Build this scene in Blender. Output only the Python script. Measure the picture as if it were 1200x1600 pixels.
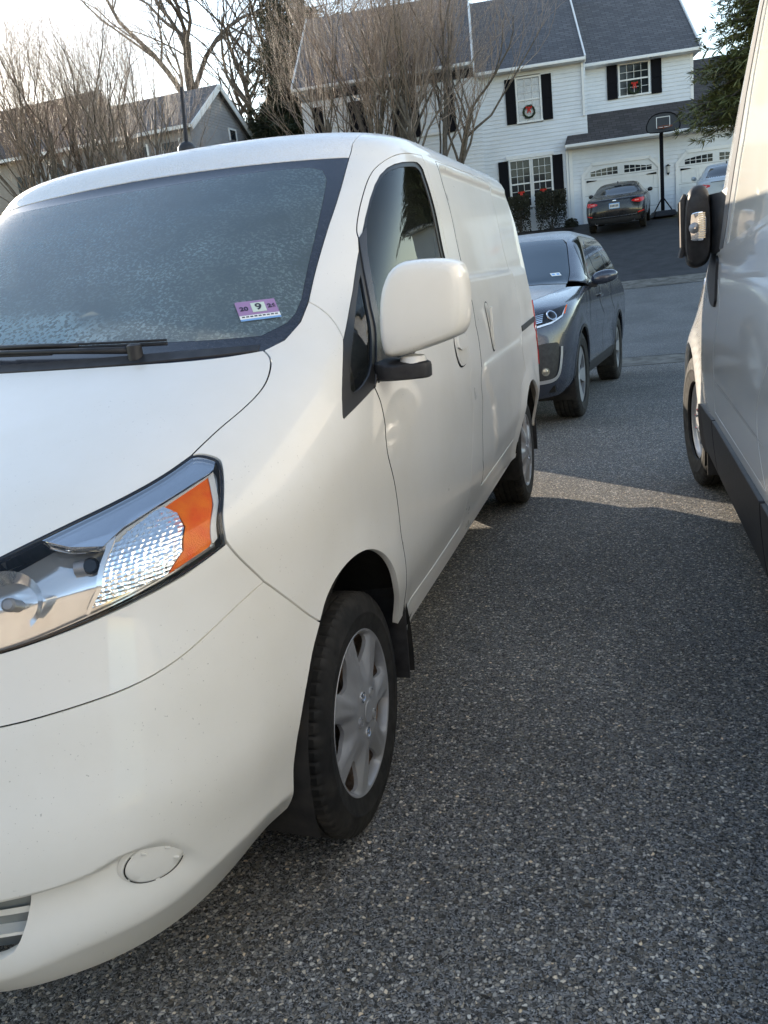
import bpy, bmesh, math, random
import numpy as np
from mathutils import Vector, Matrix, Euler, geometry
R = math.radians
PI = math.pi
for o in list(bpy.data.objects): bpy.data.objects.remove(o)
scene = bpy.context.scene
COL = scene.collection
# ------------------------------------------------------------------ camera, sky, sun, exposure
cam = bpy.data.cameras.new('camera'); camo = bpy.data.objects.new('camera', cam); COL.objects.link(camo)
scene.camera = camo
CAM_LOC = Vector((1.5281, -1.7146, 1.3186))
c_r = Vector((.9496997, .29160572, -.11417785)); c_u = Vector((.02571967, .29073606, .95645755)); c_f = Vector((-.31210411, .91128407, -.26861195))
camo.matrix_world = Matrix(((c_r.x, c_u.x, -c_f.x, CAM_LOC.x), (c_r.y, c_u.y, -c_f.y, CAM_LOC.y), (c_r.z, c_u.z, -c_f.z, CAM_LOC.z), (0, 0, 0, 1)))
cam.sensor_fit = 'VERTICAL'; cam.sensor_height = 24.0; cam.lens = 24.0 * 1293.3 / 1600
cam.clip_start = .02; cam.clip_end = 3000
SUN_AZ, SUN_EL = R(-49), R(13.8)                 # azimuth measured from +Y towards +X
sd = Vector((math.sin(SUN_AZ) * math.cos(SUN_EL), math.cos(SUN_AZ) * math.cos(SUN_EL), math.sin(SUN_EL)))
world = bpy.data.worlds.new('World'); scene.world = world; world.use_nodes = True
wn = world.node_tree; bg = wn.nodes['Background']
sky = wn.nodes.new('ShaderNodeTexSky'); sky.sky_type = 'NISHITA'; sky.sun_disc = False
sky.sun_elevation = SUN_EL; sky.sun_rotation = SUN_AZ; sky.air_density = 1.0; sky.dust_density = .25; sky.ozone_density = .5
wn.links.new(sky.outputs[0], bg.inputs[0]); bg.inputs[1].default_value = .15
sun = bpy.data.lights.new('sun', 'SUN'); sun.energy = 3.3; sun.angle = R(.55); sun.color = (1, .88, .70)
suno = bpy.data.objects.new('sun', sun); COL.objects.link(suno)
suno.rotation_euler = sd.to_track_quat('Z', 'Y').to_euler(); suno.location = sd * 60
scene.view_settings.view_transform = 'Standard'; scene.view_settings.look = 'None'
scene.view_settings.exposure = 1.65; scene.view_settings.gamma = 1.0
scene.view_settings.use_white_balance = True; scene.view_settings.white_balance_temperature = 6720; scene.view_settings.white_balance_tint = 12
scene.render.engine = 'CYCLES'
scene.render.resolution_x = 768; scene.render.resolution_y = 1024
scene.cycles.max_bounces = 8; scene.cycles.caustics_reflective = False; scene.cycles.transparent_max_bounces = 16
# ------------------------------------------------------------------ materials
class NT:
    def __init__(self, m): self.t = m.node_tree; self.n = self.t.nodes; self.l = self.t.links
    def add(self, kind, **kw):
        nd = self.n.new(kind)
        for k, v in kw.items():
            if k.startswith('_'):
                key = k[1:]; key = int(key) if key.isdigit() else key.replace('_', ' ')
                s = nd.inputs[key]
                if isinstance(v, bpy.types.NodeSocket): self.l.new(v, s)
                else: s.default_value = v
            else: setattr(nd, k, v)
        return nd
    def ramp(self, fac, stops):
        nd = self.n.new('ShaderNodeValToRGB'); self.l.new(fac, nd.inputs[0]); e = nd.color_ramp.elements
        while len(e) < len(stops): e.new(.5)
        for i, (p, c) in enumerate(stops):
            e[i].position = p; e[i].color = (c, c, c, 1) if isinstance(c, (int, float)) else (*c, 1)
        return nd.outputs[0]
    def obj(self): return self.add('ShaderNodeTexCoord').outputs['Object']
    def noise(self, co, scale, detail=3, rough=.5, out=0):
        return self.add('ShaderNodeTexNoise', _Vector=co, _Scale=scale, _Detail=detail, _Roughness=rough).outputs[out]
    def bump(self, h, strength, dist, normal=None):
        nd = self.add('ShaderNodeBump', _Height=h, _Strength=strength, _Distance=dist)
        if normal is not None: self.l.new(normal, nd.inputs['Normal'])
        return nd.outputs[0]
    def mix(self, f, a, b, blend='MIX'):
        nd = self.n.new('ShaderNodeMix'); nd.data_type = 'RGBA'; nd.blend_type = blend
        for s, v in ((nd.inputs[0], f), (nd.inputs[6], a), (nd.inputs[7], b)):
            if isinstance(v, bpy.types.NodeSocket): self.l.new(v, s)
            elif isinstance(v, (int, float)): s.default_value = v
            else: s.default_value = (*v, 1) if len(v) == 3 else v
        return nd.outputs[2]
    def math(self, op, a, b=None):
        nd = self.n.new('ShaderNodeMath'); nd.operation = op
        for i, v in enumerate((a, b)):
            if v is None: continue
            if isinstance(v, bpy.types.NodeSocket): self.l.new(v, nd.inputs[i])
            else: nd.inputs[i].default_value = v
        return nd.outputs[0]
MATS = {}
def mat(name, col=(.5, .5, .5), rough=.5, metal=0, spec=.5, coat=0, trans=0, ior=1.45, alpha=1, emis=None):
    m = bpy.data.materials.new(name); m.use_nodes = True
    b = m.node_tree.nodes['Principled BSDF']
    b.inputs['Base Color'].default_value = (*col, 1); b.inputs['Roughness'].default_value = rough
    b.inputs['Metallic'].default_value = metal; b.inputs['Specular IOR Level'].default_value = spec
    b.inputs['Coat Weight'].default_value = coat; b.inputs['Coat Roughness'].default_value = .04
    b.inputs['Transmission Weight'].default_value = trans; b.inputs['IOR'].default_value = ior
    b.inputs['Alpha'].default_value = alpha
    if emis: b.inputs['Emission Color'].default_value = (*emis[0], 1); b.inputs['Emission Strength'].default_value = emis[1]
    MATS[name] = m
    return m
def bsdf(m): return m.node_tree.nodes['Principled BSDF']
def vary(m, c1, c2, scale=6, detail=4, bump=0, bscale=60, bdist=.002, rough=None, vec=None, lo=.35, hi=.65):
    """noise-mottled base colour with optional relief"""
    t = NT(m); co = t.obj() if vec is None else vec(t)
    t.l.new(t.mix(t.ramp(t.noise(co, scale, detail, .6), [(lo, 0.0), (hi, 1.0)]), c1, c2), bsdf(m).inputs['Base Color'])
    if bump: t.l.new(t.bump(t.noise(co, bscale, 3), bump, bdist), bsdf(m).inputs['Normal'])
    if rough: t.l.new(t.ramp(t.noise(co, scale * 2.3, 3), [(.3, rough[0]), (.7, rough[1])]), bsdf(m).inputs['Roughness'])
    return m
# ------------------------------------------------------------------ mesh helpers
class MB:
    """collects shapes for ONE mesh object"""
    def __init__(self): self.v = []; self.f = []
    def add(self, vs, fs):
        n = len(self.v); self.v.extend([tuple(p) for p in vs]); self.f.extend([tuple(i + n for i in q) for q in fs]); return self
    def box(self, c, s, rot=None, taper=1.0):
        x, y, z = s[0]/2, s[1]/2, s[2]/2
        vs = [Vector((a*x*(taper if d > 0 else 1), b*y*(taper if d > 0 else 1), d*z)) for d in (-1, 1) for b in (-1, 1) for a in (-1, 1)]
        if rot is not None:
            m = rot if isinstance(rot, Matrix) else Euler(rot).to_matrix()
            vs = [m @ p for p in vs]
        c = Vector(c)
        return self.add([p + c for p in vs], [(0, 2, 3, 1), (4, 5, 7, 6), (0, 1, 5, 4), (2, 6, 7, 3), (0, 4, 6, 2), (1, 3, 7, 5)])
    def tube(self, pts, rad, n=8, cap=True):
        pts = [Vector(p) for p in pts]
        if not hasattr(rad, '__len__'): rad = [rad] * len(pts)
        vs, fs = [], []; prev = None
        for i, p in enumerate(pts):
            d = (pts[min(i+1, len(pts)-1)] - pts[max(i-1, 0)])
            if d.length < 1e-9: d = Vector((0, 0, 1))
            d.normalize()
            if prev is None:
                a = d.orthogonal().normalized()
            else:
                a = prev - d * prev.dot(d); a = a.normalized() if a.length > 1e-6 else d.orthogonal().normalized()
            prev = a; b = d.cross(a)
            for k in range(n):
                t = 2*PI*k/n; vs.append(p + (a*math.cos(t) + b*math.sin(t)) * rad[i])
        for i in range(len(pts)-1):
            for k in range(n):
                k2 = (k+1) % n; fs.append((i*n+k, i*n+k2, (i+1)*n+k2, (i+1)*n+k))
        if cap: fs.append(tuple(range(n-1, -1, -1))); fs.append(tuple((len(pts)-1)*n + k for k in range(n)))
        return self.add(vs, fs)
    def lathe(self, prof, axis='X', n=32, c=(0, 0, 0), close=False):
        """prof: (axial, radius)"""
        vs, fs = [], []; c = Vector(c)
        for a, r in prof:
            for k in range(n):
                t = 2*PI*k/n; u, w = r*math.cos(t), r*math.sin(t)
                p = {'X': (a, u, w), 'Y': (w, a, u), 'Z': (u, w, a)}[axis]
                vs.append(c + Vector(p))
        m = len(prof)
        for i in range(m-1 if not close else m):
            j = (i+1) % m
            for k in range(n):
                k2 = (k+1) % n; fs.append((i*n+k, j*n+k, j*n+k2, i*n+k2))
        return self.add(vs, fs)
    def disc(self, c, r, axis='X', n=24, flip=False):
        vs = []
        for k in range(n):
            t = 2*PI*k/n; u, w = r*math.cos(t), r*math.sin(t)
            vs.append(Vector(c) + Vector({'X': (0, u, w), 'Y': (w, 0, u), 'Z': (u, w, 0)}[axis]))
        return self.add(vs, [tuple(range(n)) if not flip else tuple(range(n-1, -1, -1))])
    def prism(self, poly, d, f):
        """poly of 2D points, f(a,b,t) -> 3D, extruded t 0..d"""
        n = len(poly)
        vs = [f(a, b, 0) for a, b in poly] + [f(a, b, d) for a, b in poly]
        return self.add(vs, [tuple(range(n-1, -1, -1)), tuple(range(n, 2*n))] + [(i, (i+1) % n, n+(i+1) % n, n+i) for i in range(n)])
    def build(self, name, m, parent=None, smooth=False, bevel=0, seg=2, subsurf=0, auto=None):
        me = bpy.data.meshes.new(name); me.from_pydata([tuple(p) for p in self.v], [], self.f); me.update()
        return finish(name, me, m, parent, smooth, bevel, seg, subsurf, auto)
def finish(name, me, m, parent=None, smooth=False, bevel=0, seg=2, subsurf=0, auto=None):
    bm = bmesh.new(); bm.from_mesh(me)
    if bevel or auto is not None or subsurf: bmesh.ops.remove_doubles(bm, verts=bm.verts, dist=1e-5)
    bmesh.ops.recalc_face_normals(bm, faces=bm.faces)
    if bevel:
        es = [e for e in bm.edges if len(e.link_faces) == 2 and e.calc_face_angle(0) > .4]
        try: bmesh.ops.bevel(bm, geom=es, offset=bevel, segments=seg, affect='EDGES', profile=.6, clamp_overlap=True)
        except Exception: pass
    if auto is not None:
        for e in bm.edges:
            if len(e.link_faces) == 2 and e.calc_face_angle(0) > auto: e.smooth = False
    bm.to_mesh(me); bm.free()
    if smooth or auto is not None or bevel or subsurf:
        for p in me.polygons: p.use_smooth = True
    if bevel and auto is None: me.set_sharp_from_angle(angle=R(50))
    o = bpy.data.objects.new(name, me); COL.objects.link(o)
    if m is not None: me.materials.append(m)
    if parent is not None: o.parent = parent
    if subsurf:
        s = o.modifiers.new('sub', 'SUBSURF'); s.levels = subsurf; s.render_levels = subsurf
    return o
def thing(name, label, cat, loc=(0, 0, 0), rz=0, group=None):
    o = bpy.data.objects.new(name, None); COL.objects.link(o); o.location = loc; o.rotation_euler = (0, 0, rz); o.empty_display_size = .2
    o['label'] = label; o['category'] = cat
    if group: o['group'] = group
    return o
def tag(o, label, cat, group=None):
    o['label'] = label; o['category'] = cat
    if group: o['group'] = group
    return o
def struct(o, kind='structure'): o['kind'] = kind; return o
def mesh_obj(name, V, F, m, parent=None, smooth=False):
    me = bpy.data.meshes.new(name); me.from_pydata([tuple(map(float, p)) for p in V], [], [tuple(map(int, q)) for q in F]); me.update()
    if smooth:
        for p in me.polygons: p.use_smooth = True
    o = bpy.data.objects.new(name, me); COL.objects.link(o); me.materials.append(m)
    if parent is not None: o.parent = parent
    return o
def copy_tree(o, parent=None):
    c = o.copy(); COL.objects.link(c); c.parent = parent
    for ch in list(o.children): copy_tree(ch, c)
    return c
# ------------------------------------------------------------------ trimmed panels on a lofted body
def inside(poly, pts):
    poly = np.asarray(poly); x, y = pts[:, 0], pts[:, 1]; r = np.zeros(len(pts), bool)
    x1, y1 = poly[:, 0], poly[:, 1]; x2, y2 = np.roll(x1, -1), np.roll(y1, -1)
    for a, b, c, d in zip(x1, y1, x2, y2):
        if b == d: continue
        k = ((b > y) != (d > y)) & (x < (c - a) * (y - b) / (d - b) + a); r ^= k
    return r
def area2(p): p = np.asarray(p); q = np.roll(p, -1, 0); return float((p[:, 0]*q[:, 1] - q[:, 0]*p[:, 1]).sum())
def dense(poly, st, closed=True):
    o = []; n = len(poly)
    for i in range(n if closed else n - 1):
        a, b = np.array(poly[i], float), np.array(poly[(i+1) % n], float)
        k = max(1, int(np.ceil(np.hypot(*(b - a)) / st)))
        for j in range(k): o.append(a + (b - a) * j / k)
    if not closed: o.append(np.array(poly[-1], float))
    return np.array(o)
def smooth_poly(poly, it=2, closed=True):
    """Chaikin"""
    p = np.array(poly, float)
    for _ in range(it):
        if closed:
            q = np.roll(p, -1, 0); p = np.stack([.75*p + .25*q, .25*p + .75*q], 1).reshape(-1, 2)
        else:
            q = np.stack([.75*p[:-1] + .25*p[1:], .25*p[:-1] + .75*p[1:]], 1).reshape(-1, 2); p = np.vstack([p[:1], q, p[-1:]])
    return p
def inset(poly, d):
    p = np.asarray(poly, float); s = 1 if area2(p) > 0 else -1
    e = np.roll(p, -1, 0) - p; e /= np.maximum(np.hypot(e[:, 0], e[:, 1])[:, None], 1e-9)
    n = np.stack([-e[:, 1], e[:, 0]], 1) * s; m = n + np.roll(n, 1, 0)
    m /= np.maximum(np.hypot(m[:, 0], m[:, 1])[:, None], .35)
    return p + m * d
def inset_m(B, poly, d):
    """inset by d metres measured on the body surface"""
    p = np.asarray(poly, float); e = 2e-3
    ku = np.linalg.norm(B.S(p[:, 0]+e, p[:, 1]) - B.S(p[:, 0]-e, p[:, 1]), axis=1)/(2*e); kv = np.linalg.norm(B.S(p[:, 0], p[:, 1]+e) - B.S(p[:, 0], p[:, 1]-e), axis=1)/(2*e)
    ku = np.clip(ku, .3, 4); kv = np.clip(kv, .5, 8); s = 1 if area2(p) > 0 else -1
    t = np.roll(p, -1, 0) - p; t = t * np.stack([ku, kv], 1); t /= np.maximum(np.hypot(t[:, 0], t[:, 1])[:, None], 1e-9)
    n = np.stack([-t[:, 1], t[:, 0]], 1) * s; m = n + np.roll(n, 1, 0); m /= np.maximum(np.hypot(m[:, 0], m[:, 1])[:, None]**2/2, .5)
    return p + m * d / np.stack([ku, kv], 1)
def cdt(outer, holes, su, sv, jitter=0, extra=None):
    polys = [outer] + list(holes); pts = []; edges = []
    for p in polys:
        n0 = len(pts); pts += [Vector((float(a), float(b))) for a, b in p]; edges += [(n0+i, n0+(i+1) % len(p)) for i in range(len(p))]
    lo, hi = np.min(outer, 0), np.max(outer, 0)
    gu = np.arange(lo[0] + su/2, hi[0], su); gv = np.arange(lo[1] + sv/2, hi[1], sv)
    if len(gu) and len(gv):
        G = np.stack(np.meshgrid(gu, gv), -1).astype(float); G[1::2, :, 0] += su/2; G = G.reshape(-1, 2)
        k = inside(outer, G)
        for h in holes: k &= ~inside(h, G)
        G = G[k]
        B = np.vstack(polys); sc = np.array([su, sv])
        if len(G):
            keep = np.ones(len(G), bool)
            for i in range(0, len(G), 2000):
                d = ((G[i:i+2000, None] - B[None]) / sc); keep[i:i+2000] = (d*d).sum(-1).min(1) > .16
            G = G[keep]
        pts += [Vector((float(a), float(b))) for a, b in G]
    if extra is not None: pts += [Vector((float(a), float(b))) for a, b in extra]
    r = geometry.delaunay_2d_cdt(pts, edges, [], 0, 1e-7)
    V = np.array([tuple(p) for p in r[0]]); F = np.array([t for t in r[2] if len(t) == 3])
    cc = V[F].mean(1); k = inside(outer, cc)
    for h in holes: k &= ~inside(h, cc)
    F = F[k]
    # orient counter-clockwise
    a = V[F]; s = (a[:, 1, 0]-a[:, 0, 0])*(a[:, 2, 1]-a[:, 0, 1]) - (a[:, 2, 0]-a[:, 0, 0])*(a[:, 1, 1]-a[:, 0, 1])
    F = F[np.abs(s) > 1e-11]; s = s[np.abs(s) > 1e-11]
    F[s < 0] = F[s < 0][:, ::-1]
    return V, F
def panel(name, B, outer, m, parent, holes=(), su=.035, sv=.03, off=0.0, rim=.012, gap=.0016, st=.015, hgap=None, offf=None, rim_m=None):
    outer = inset_m(B, dense(outer, st), gap) if gap else dense(outer, st)
    hg = gap if hgap is None else hgap
    holes = [inset_m(B, dense(h, st), -hg) if hg else dense(h, st) for h in holes]
    V, F = cdt(outer, holes, su, sv)
    P = B.S(V[:, 0], V[:, 1]); N = B.N(V[:, 0], V[:, 1])
    d = off if offf is None else off + offf(V[:, 0], V[:, 1])
    P = P + N * (np.asarray(d)[..., None] if np.ndim(d) else d)
    nv = len(V); verts = [P]; faces = [tuple(t) for t in F.tolist()]; nors = [N]
    if rim:
        # boundary edges
        from collections import Counter
        cnt = Counter(); 
        for t in F.tolist():
            for i in range(3):
                cnt[(min(t[i], t[(i+1) % 3]), max(t[i], t[(i+1) % 3]))] += 1
        be = [(t[i], t[(i+1) % 3]) for t in F.tolist() for i in range(3) if cnt[(min(t[i], t[(i+1) % 3]), max(t[i], t[(i+1) % 3]))] == 1]
        bv = sorted({i for e in be for i in e}); mp = {i: k for k, i in enumerate(bv)}
        A = P[bv]; Bk = A - N[bv] * rim; nb = len(bv)
        verts += [A, Bk]
        ev = np.zeros((nb, 3))
        for a, b in be:
            t = P[b] - P[a]; w = np.cross(t, N[a]); w /= max(np.linalg.norm(w), 1e-9); ev[mp[a]] += w; ev[mp[b]] += w
        ev /= np.maximum(np.linalg.norm(ev, axis=1, keepdims=True), 1e-9)
        nors += [ev*.8 + N[bv]*.6, ev]
        for a, b in be: faces.append((nv+mp[b], nv+mp[a], nv+nb+mp[a], nv+nb+mp[b]))
    V3 = np.vstack(verts); NN = np.vstack(nors)
    me = bpy.data.meshes.new(name); me.from_pydata(V3.tolist(), [], faces); me.update()
    for p in me.polygons: p.use_smooth = True
    NN = NN / np.maximum(np.linalg.norm(NN, axis=1, keepdims=True), 1e-9)
    me.normals_split_custom_set_from_vertices(NN.tolist())
    o = bpy.data.objects.new(name, me); COL.objects.link(o)
    if m is not None: me.materials.append(m)
    if rim and rim_m is not None:
        me.materials.append(rim_m); k = len(F); me.polygons.foreach_set('material_index', [0]*k + [1]*(len(me.polygons)-k))
    if parent is not None: o.parent = parent
    return o
def mir(poly): return [(-a, b) for a, b in poly]
def ribbon(mb, B, line, w, off, st=.02):
    L = dense(line, st, closed=False); t = np.gradient(L, axis=0); t /= np.maximum(np.hypot(t[:, 0], t[:, 1])[:, None], 1e-9)
    n = np.stack([-t[:, 1], t[:, 0]], 1); a, b = L + n*w/2, L - n*w/2
    P = [B.S(q[:, 0], q[:, 1]) + B.N(q[:, 0], q[:, 1]) * off for q in (a, b)]
    k = len(L); mb.add(np.vstack(P).tolist(), [(i, i+1, k+i+1, k+i) for i in range(k-1)])
def pchip(xs, ys):
    xs = np.asarray(xs, float); ys = np.asarray(ys, float)
    h = np.diff(xs); d = np.diff(ys) / h
    m = np.zeros_like(ys); m[0] = d[0]; m[-1] = d[-1]
    for i in range(1, len(xs) - 1):
        if d[i-1] * d[i] > 0:
            w1 = 2*h[i] + h[i-1]; w2 = h[i] + 2*h[i-1]
            m[i] = (w1 + w2) / (w1 / d[i-1] + w2 / d[i])
    def f(x):
        x = np.clip(np.asarray(x, float), xs[0], xs[-1])
        i = np.clip(np.searchsorted(xs, x) - 1, 0, len(xs) - 2)
        t = (x - xs[i]) / h[i]
        return ((1+2*t)*(1-t)**2*ys[i] + t*(1-t)**2*h[i]*m[i] + t*t*(3-2*t)*ys[i+1] + t*t*(t-1)*h[i]*m[i+1])
    return f
def sstep(a, b, x):
    t = np.clip((np.asarray(x, float) - a) / (b - a), 0, 1); return t*t*(3-2*t)

def soft(xs, ys, sig):
    """pchip, then blurred along x so that lofts stay free of ripples"""
    f = pchip(xs, ys); g = np.linspace(xs[0], xs[-1], 900); h = g[1] - g[0]; k = int(4*sig/h) + 1
    w = np.exp(-.5*((np.arange(-k, k+1)*h)/sig)**2); w /= w.sum(); v = f(g)
    # odd reflection keeps the ends in place
    e = np.concatenate([2*v[0] - v[1:k+1][::-1], v, 2*v[-1] - v[-k-1:-1][::-1]]); v = np.convolve(e, w, 'valid')
    return lambda x: np.interp(np.asarray(x, float), g, v)
class Body:
    """closed car body lofted from horizontal slices; u runs from the nose centre round the corner and
    along the flank to the tail centre (metres, roughly), v climbs from the sill over bonnet and glass to the roof"""
    CS = 1.2
    def __init__(self, table, rear, disp=None):
        t = np.array(table, float)
        self.v0, self.v1 = t[0, 0], t[-1, 0]
        self.fz = pchip(t[:, 0], t[:, 1])
        self.fy, self.fa, self.fc, self.fn = [soft(t[:, 0], t[:, k], s) for k, s in ((2, .010), (3, .016), (4, .05), (5, .07))]
        r = np.array(rear, float)
        self.ry, self.rc, self.rn = [pchip(r[:, 0], r[:, k]) for k in range(1, 4)]
        self.disp = disp
    def side_y(self, v):
        return self.fy(v) + self.fc(v), self.ry(v) - self.rc(v)
    def umax(self, v):
        y0, y1 = self.side_y(v); return 2*self.CS + (y1 - y0)
    def S(self, u, v):
        u, v = np.broadcast_arrays(np.asarray(u, float), np.asarray(v, float))
        sg = np.sign(u); sg = np.where(sg == 0, 1, sg); s = np.abs(u)
        z = self.fz(v); yf = self.fy(v); a = self.fa(v); c = self.fc(v); n = self.fn(v)
        yr = self.ry(v); cr = self.rc(v); nr = self.rn(v)
        y0 = yf + c; y1 = yr - cr; L = y1 - y0
        ph = np.clip(s / self.CS, 0, 1) * math.pi / 2
        sx, cx = np.sin(ph), np.cos(ph); r = (sx ** n + cx ** n) ** (-1 / n)
        xf = a * r * sx; yfr = yf + c * (1 - r * cx)
        ph = np.clip((s - self.CS - L) / self.CS, 0, 1) * math.pi / 2
        sx, cx = np.sin(ph), np.cos(ph); r = (sx ** nr + cx ** nr) ** (-1 / nr)
        xr = a * r * cx; yrr = y1 + cr * r * sx
        x = np.where(s < self.CS, xf, np.where(s < self.CS + L, a, xr))
        y = np.where(s < self.CS, yfr, np.where(s < self.CS + L, y0 + (s - self.CS), yrr))
        if self.disp is not None:
            x, y, z = self.disp(x, y, z, v)
        return np.stack([x * sg, y, z], -1)
    def N(self, u, v, e=2e-3):
        du = self.S(u + e, v) - self.S(u - e, v); dv = self.S(u, v + e) - self.S(u, v - e)
        n = np.cross(du, dv); n /= np.maximum(np.linalg.norm(n, axis=-1, keepdims=True), 1e-12)
        return n
    def uv_yz(self, y, v):
        """flank point from its length position and v"""
        lo, hi = 0.0, float(self.umax(v))
        for _ in range(50):
            m = (lo + hi) / 2
            if self.S(m, v)[1] < y: lo = m
            else: hi = m
        return (lo, v)
    def u_x(self, x, v):
        lo, hi = 0.0, self.CS
        for _ in range(50):
            m = (lo + hi) / 2
            if abs(self.S(m, v)[0]) < abs(x): lo = m
            else: hi = m
        return (math.copysign(lo, x), v)
VAN_TABLE = [ # v, z, nose y, half width, corner depth, corner exponent
 (.17, .17, -.895, .735, .60, 2.7), (.20, .20, -.925, .752, .62, 2.7), (.26, .26, -.94, .785, .66, 2.7), (.34, .34, -.945, .818, .70, 2.6),
 (.40, .40, -.945, .828, .72, 2.6), (.45, .45, -.94, .842, .74, 2.6), (.52, .52, -.92, .860, .76, 2.6), (.58, .58, -.895, .866, .78, 2.5),
 (.66, .66, -.865, .867, .78, 2.5), (.72, .72, -.84, .867, .78, 2.5), (.80, .80, -.81, .867, .80, 2.5), (.88, .88, -.775, .867, .80, 2.6),
 (.93, .93, -.72, .867, .82, 2.8), (.97, .97, -.64, .866, .83, 3.1), (1.0, 1.0, -.575, .864, .84, 3.3), (1.05, 1.05, -.46, .860, .84, 3.5),
 (1.10, 1.10, -.345, .855, .82, 3.5), (1.15, 1.15, -.23, .848, .80, 3.3), (1.20, 1.20, -.115, .841, .76, 3.1), (1.25, 1.25, -.025, .834, .72, 3.0),
 (1.40, 1.40, .22, .812, .66, 3.0), (1.55, 1.55, .47, .792, .62, 3.0), (1.66, 1.66, .655, .770, .58, 3.0), (1.70, 1.70, .72, .762, .56, 3.0),
 (1.74, 1.74, .755, .750, .56, 3.0), (1.77, 1.77, .80, .734, .60, 2.9), (1.80, 1.797, .90, .706, .68, 2.7), (1.83, 1.82, 1.05, .668, .76, 2.5),
 (1.86, 1.842, 1.28, .61, .80, 2.4), (1.89, 1.858, 1.6, .51, .70, 2.3), (1.92, 1.868, 1.95, .34, .5, 2.2), (1.95, 1.872, 2.3, .12, .2, 2.0), (1.96, 1.8725, 2.43, .004, .02, 2.0)]
VAN_REAR = [(.17, 3.50, .16, 3.5), (.5, 3.57, .17, 3.5), (1.0, 3.58, .18, 3.5), (1.4, 3.57, .20, 3.3), (1.7, 3.55, .24, 3), (1.80, 3.52, .28, 3),
            (1.86, 3.42, .4, 3), (1.92, 2.95, .4, 2.5), (1.95, 2.6, .2, 2), (1.96, 2.48, .02, 2)]
_zt = pchip([0, .5, .61, .67, .705, .73, .75, .80], [.42, .424, .430, .445, .443, .41, .357, .33])
_zb = pchip([0, .46, .59, .70, .76, .80], [.275, .28, .305, .318, .345, .36])
def van_disp(x, y, z, v):
    k = np.zeros_like(x)
    for ya, amp in ((0.0, .012), (2.925, .014)):                      # flared wheel arches
        r = np.hypot(y - ya, z - .30)
        k = k + amp * (1 - sstep(.37, .50, r))
    # pressed upper cargo panel
    k = k - .012 * sstep(1.66, 1.72, y) * (1 - sstep(3.36, 3.42, y)) * sstep(1.275, 1.30, z) * (1 - sstep(1.695, 1.715, z))
    # bulged lower rear quarter
    yb = 1.66 + .9 * np.clip(.90 - z, 0, .15)
    k = k + .012 * sstep(yb, yb + .07, y) * (1 - sstep(3.3, 3.5, y)) * (1 - sstep(.915, .945, z)) * sstep(.50, .60, z)
    w = sstep(.55, .75, x)
    # scooped bumper channel leading to the fog lamp
    zt, zb = _zt(x), _zb(x)
    wd = .016 + .10 * sstep(.66, .78, x)
    dep = .036 * (1 - sstep(zt - wd, zt + .2 * wd, z)) * sstep(0, 1, (z - zb) / np.maximum(zt - zb, 1e-3)) * (1 - sstep(.69, .79, x))
    dep = dep * (y < -.4)
    chin = np.clip(zb - z, 0, .12) * sstep(-.30, -.42, y) if False else np.clip(zb - z, 0, .12) * (1 - sstep(-.46, -.34, y)); chin = np.where(chin < .012, chin*chin/.024, chin - .006)
    # roof ribs
    rib = .009 * np.cos(x / .17 * 2 * math.pi) * sstep(.95, 1.4, y) * (1 - sstep(3.0, 3.3, y)) * sstep(1.79, 1.825, z) * (1 - sstep(.46, .53, x))
    return x + k * w - .42 * chin * sstep(.55, .8, x), y + dep + .55 * chin, z + rib
VAN = Body(VAN_TABLE, VAN_REAR, van_disp)
# ------------------------------------------------------------------ shared materials
def paint(name, col, rough=.30, coat=.9, dirt=None, flake=0):
    m = mat(name, col, rough, 0, .5, coat); t = NT(m); co = t.obj()
    d = dirt or tuple(c*.93 for c in col)
    f = t.ramp(t.noise(co, 2.2, 6, .65), [(.40, 0.0), (.75, 1.0)])
    c = t.mix(f, col, d)
    sp = t.ramp(t.noise(co, 210, 1, .4), [(.745, 0.0), (.77, 1.0)])           # specks of road dirt
    sp2 = t.math('MULTIPLY', sp, t.ramp(t.noise(co, 4, 2), [(.45, 0.0), (.62, 1.0)]))
    c = t.mix(t.math('MULTIPLY', sp2, .4), c, (.12, .10, .08))
    t.l.new(c, bsdf(m).inputs['Base Color'])
    t.l.new(t.ramp(t.noise(co, 5, 5, .6), [(.3, rough*.8), (.75, rough*1.5)]), bsdf(m).inputs['Roughness'])
    t.l.new(t.bump(t.noise(co, 700, 2), .03, .0004), bsdf(m).inputs['Normal'])
    return m
M_WHITE = paint('white_paint', (.80, .777, .725), .34, .55, (.75, .72, .65))
M_BUMPER = paint('white_plastic_paint', (.79, .762, .70), .42, .2, (.72, .69, .615))
M_WHITE2 = mat('white_gloss_paint', (.84, .83, .80), .22, coat=.8)
M_BLACK = vary(mat('black_plastic', (.018, .018, .02), .5), (.014, .014, .016), (.03, .03, .032), 30, bump=.25, bscale=900, bdist=.0004)
M_GLOSSBLK = mat('gloss_black', (.008, .008, .010), .12)
M_DARK = mat('dark_cavity', (.006, .006, .006), .9)
M_RUBBER = vary(mat('tyre_rubber', (.016, .016, .016), .72, spec=.35), (.012, .012, .012), (.032, .030, .028), 14, bump=.35, bscale=240, bdist=.0006, rough=(.6, .85))
M_CHROME = mat('chrome', (.82, .83, .85), .035, 1)
M_SILVER = vary(mat('silver_plastic', (.42, .43, .45), .45, .4), (.40, .41, .43), (.32, .32, .33), 6, rough=(.36, .48))
M_STEEL = vary(mat('rusty_steel', (.30, .24, .20), .6, .4), (.33, .27, .22), (.16, .09, .05), 40)
M_LINER = vary(mat('wheel_liner', (.012, .012, .012), .85), (.008, .008, .008), (.03, .027, .024), 12, bump=.5, bscale=90, bdist=.002)
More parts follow.
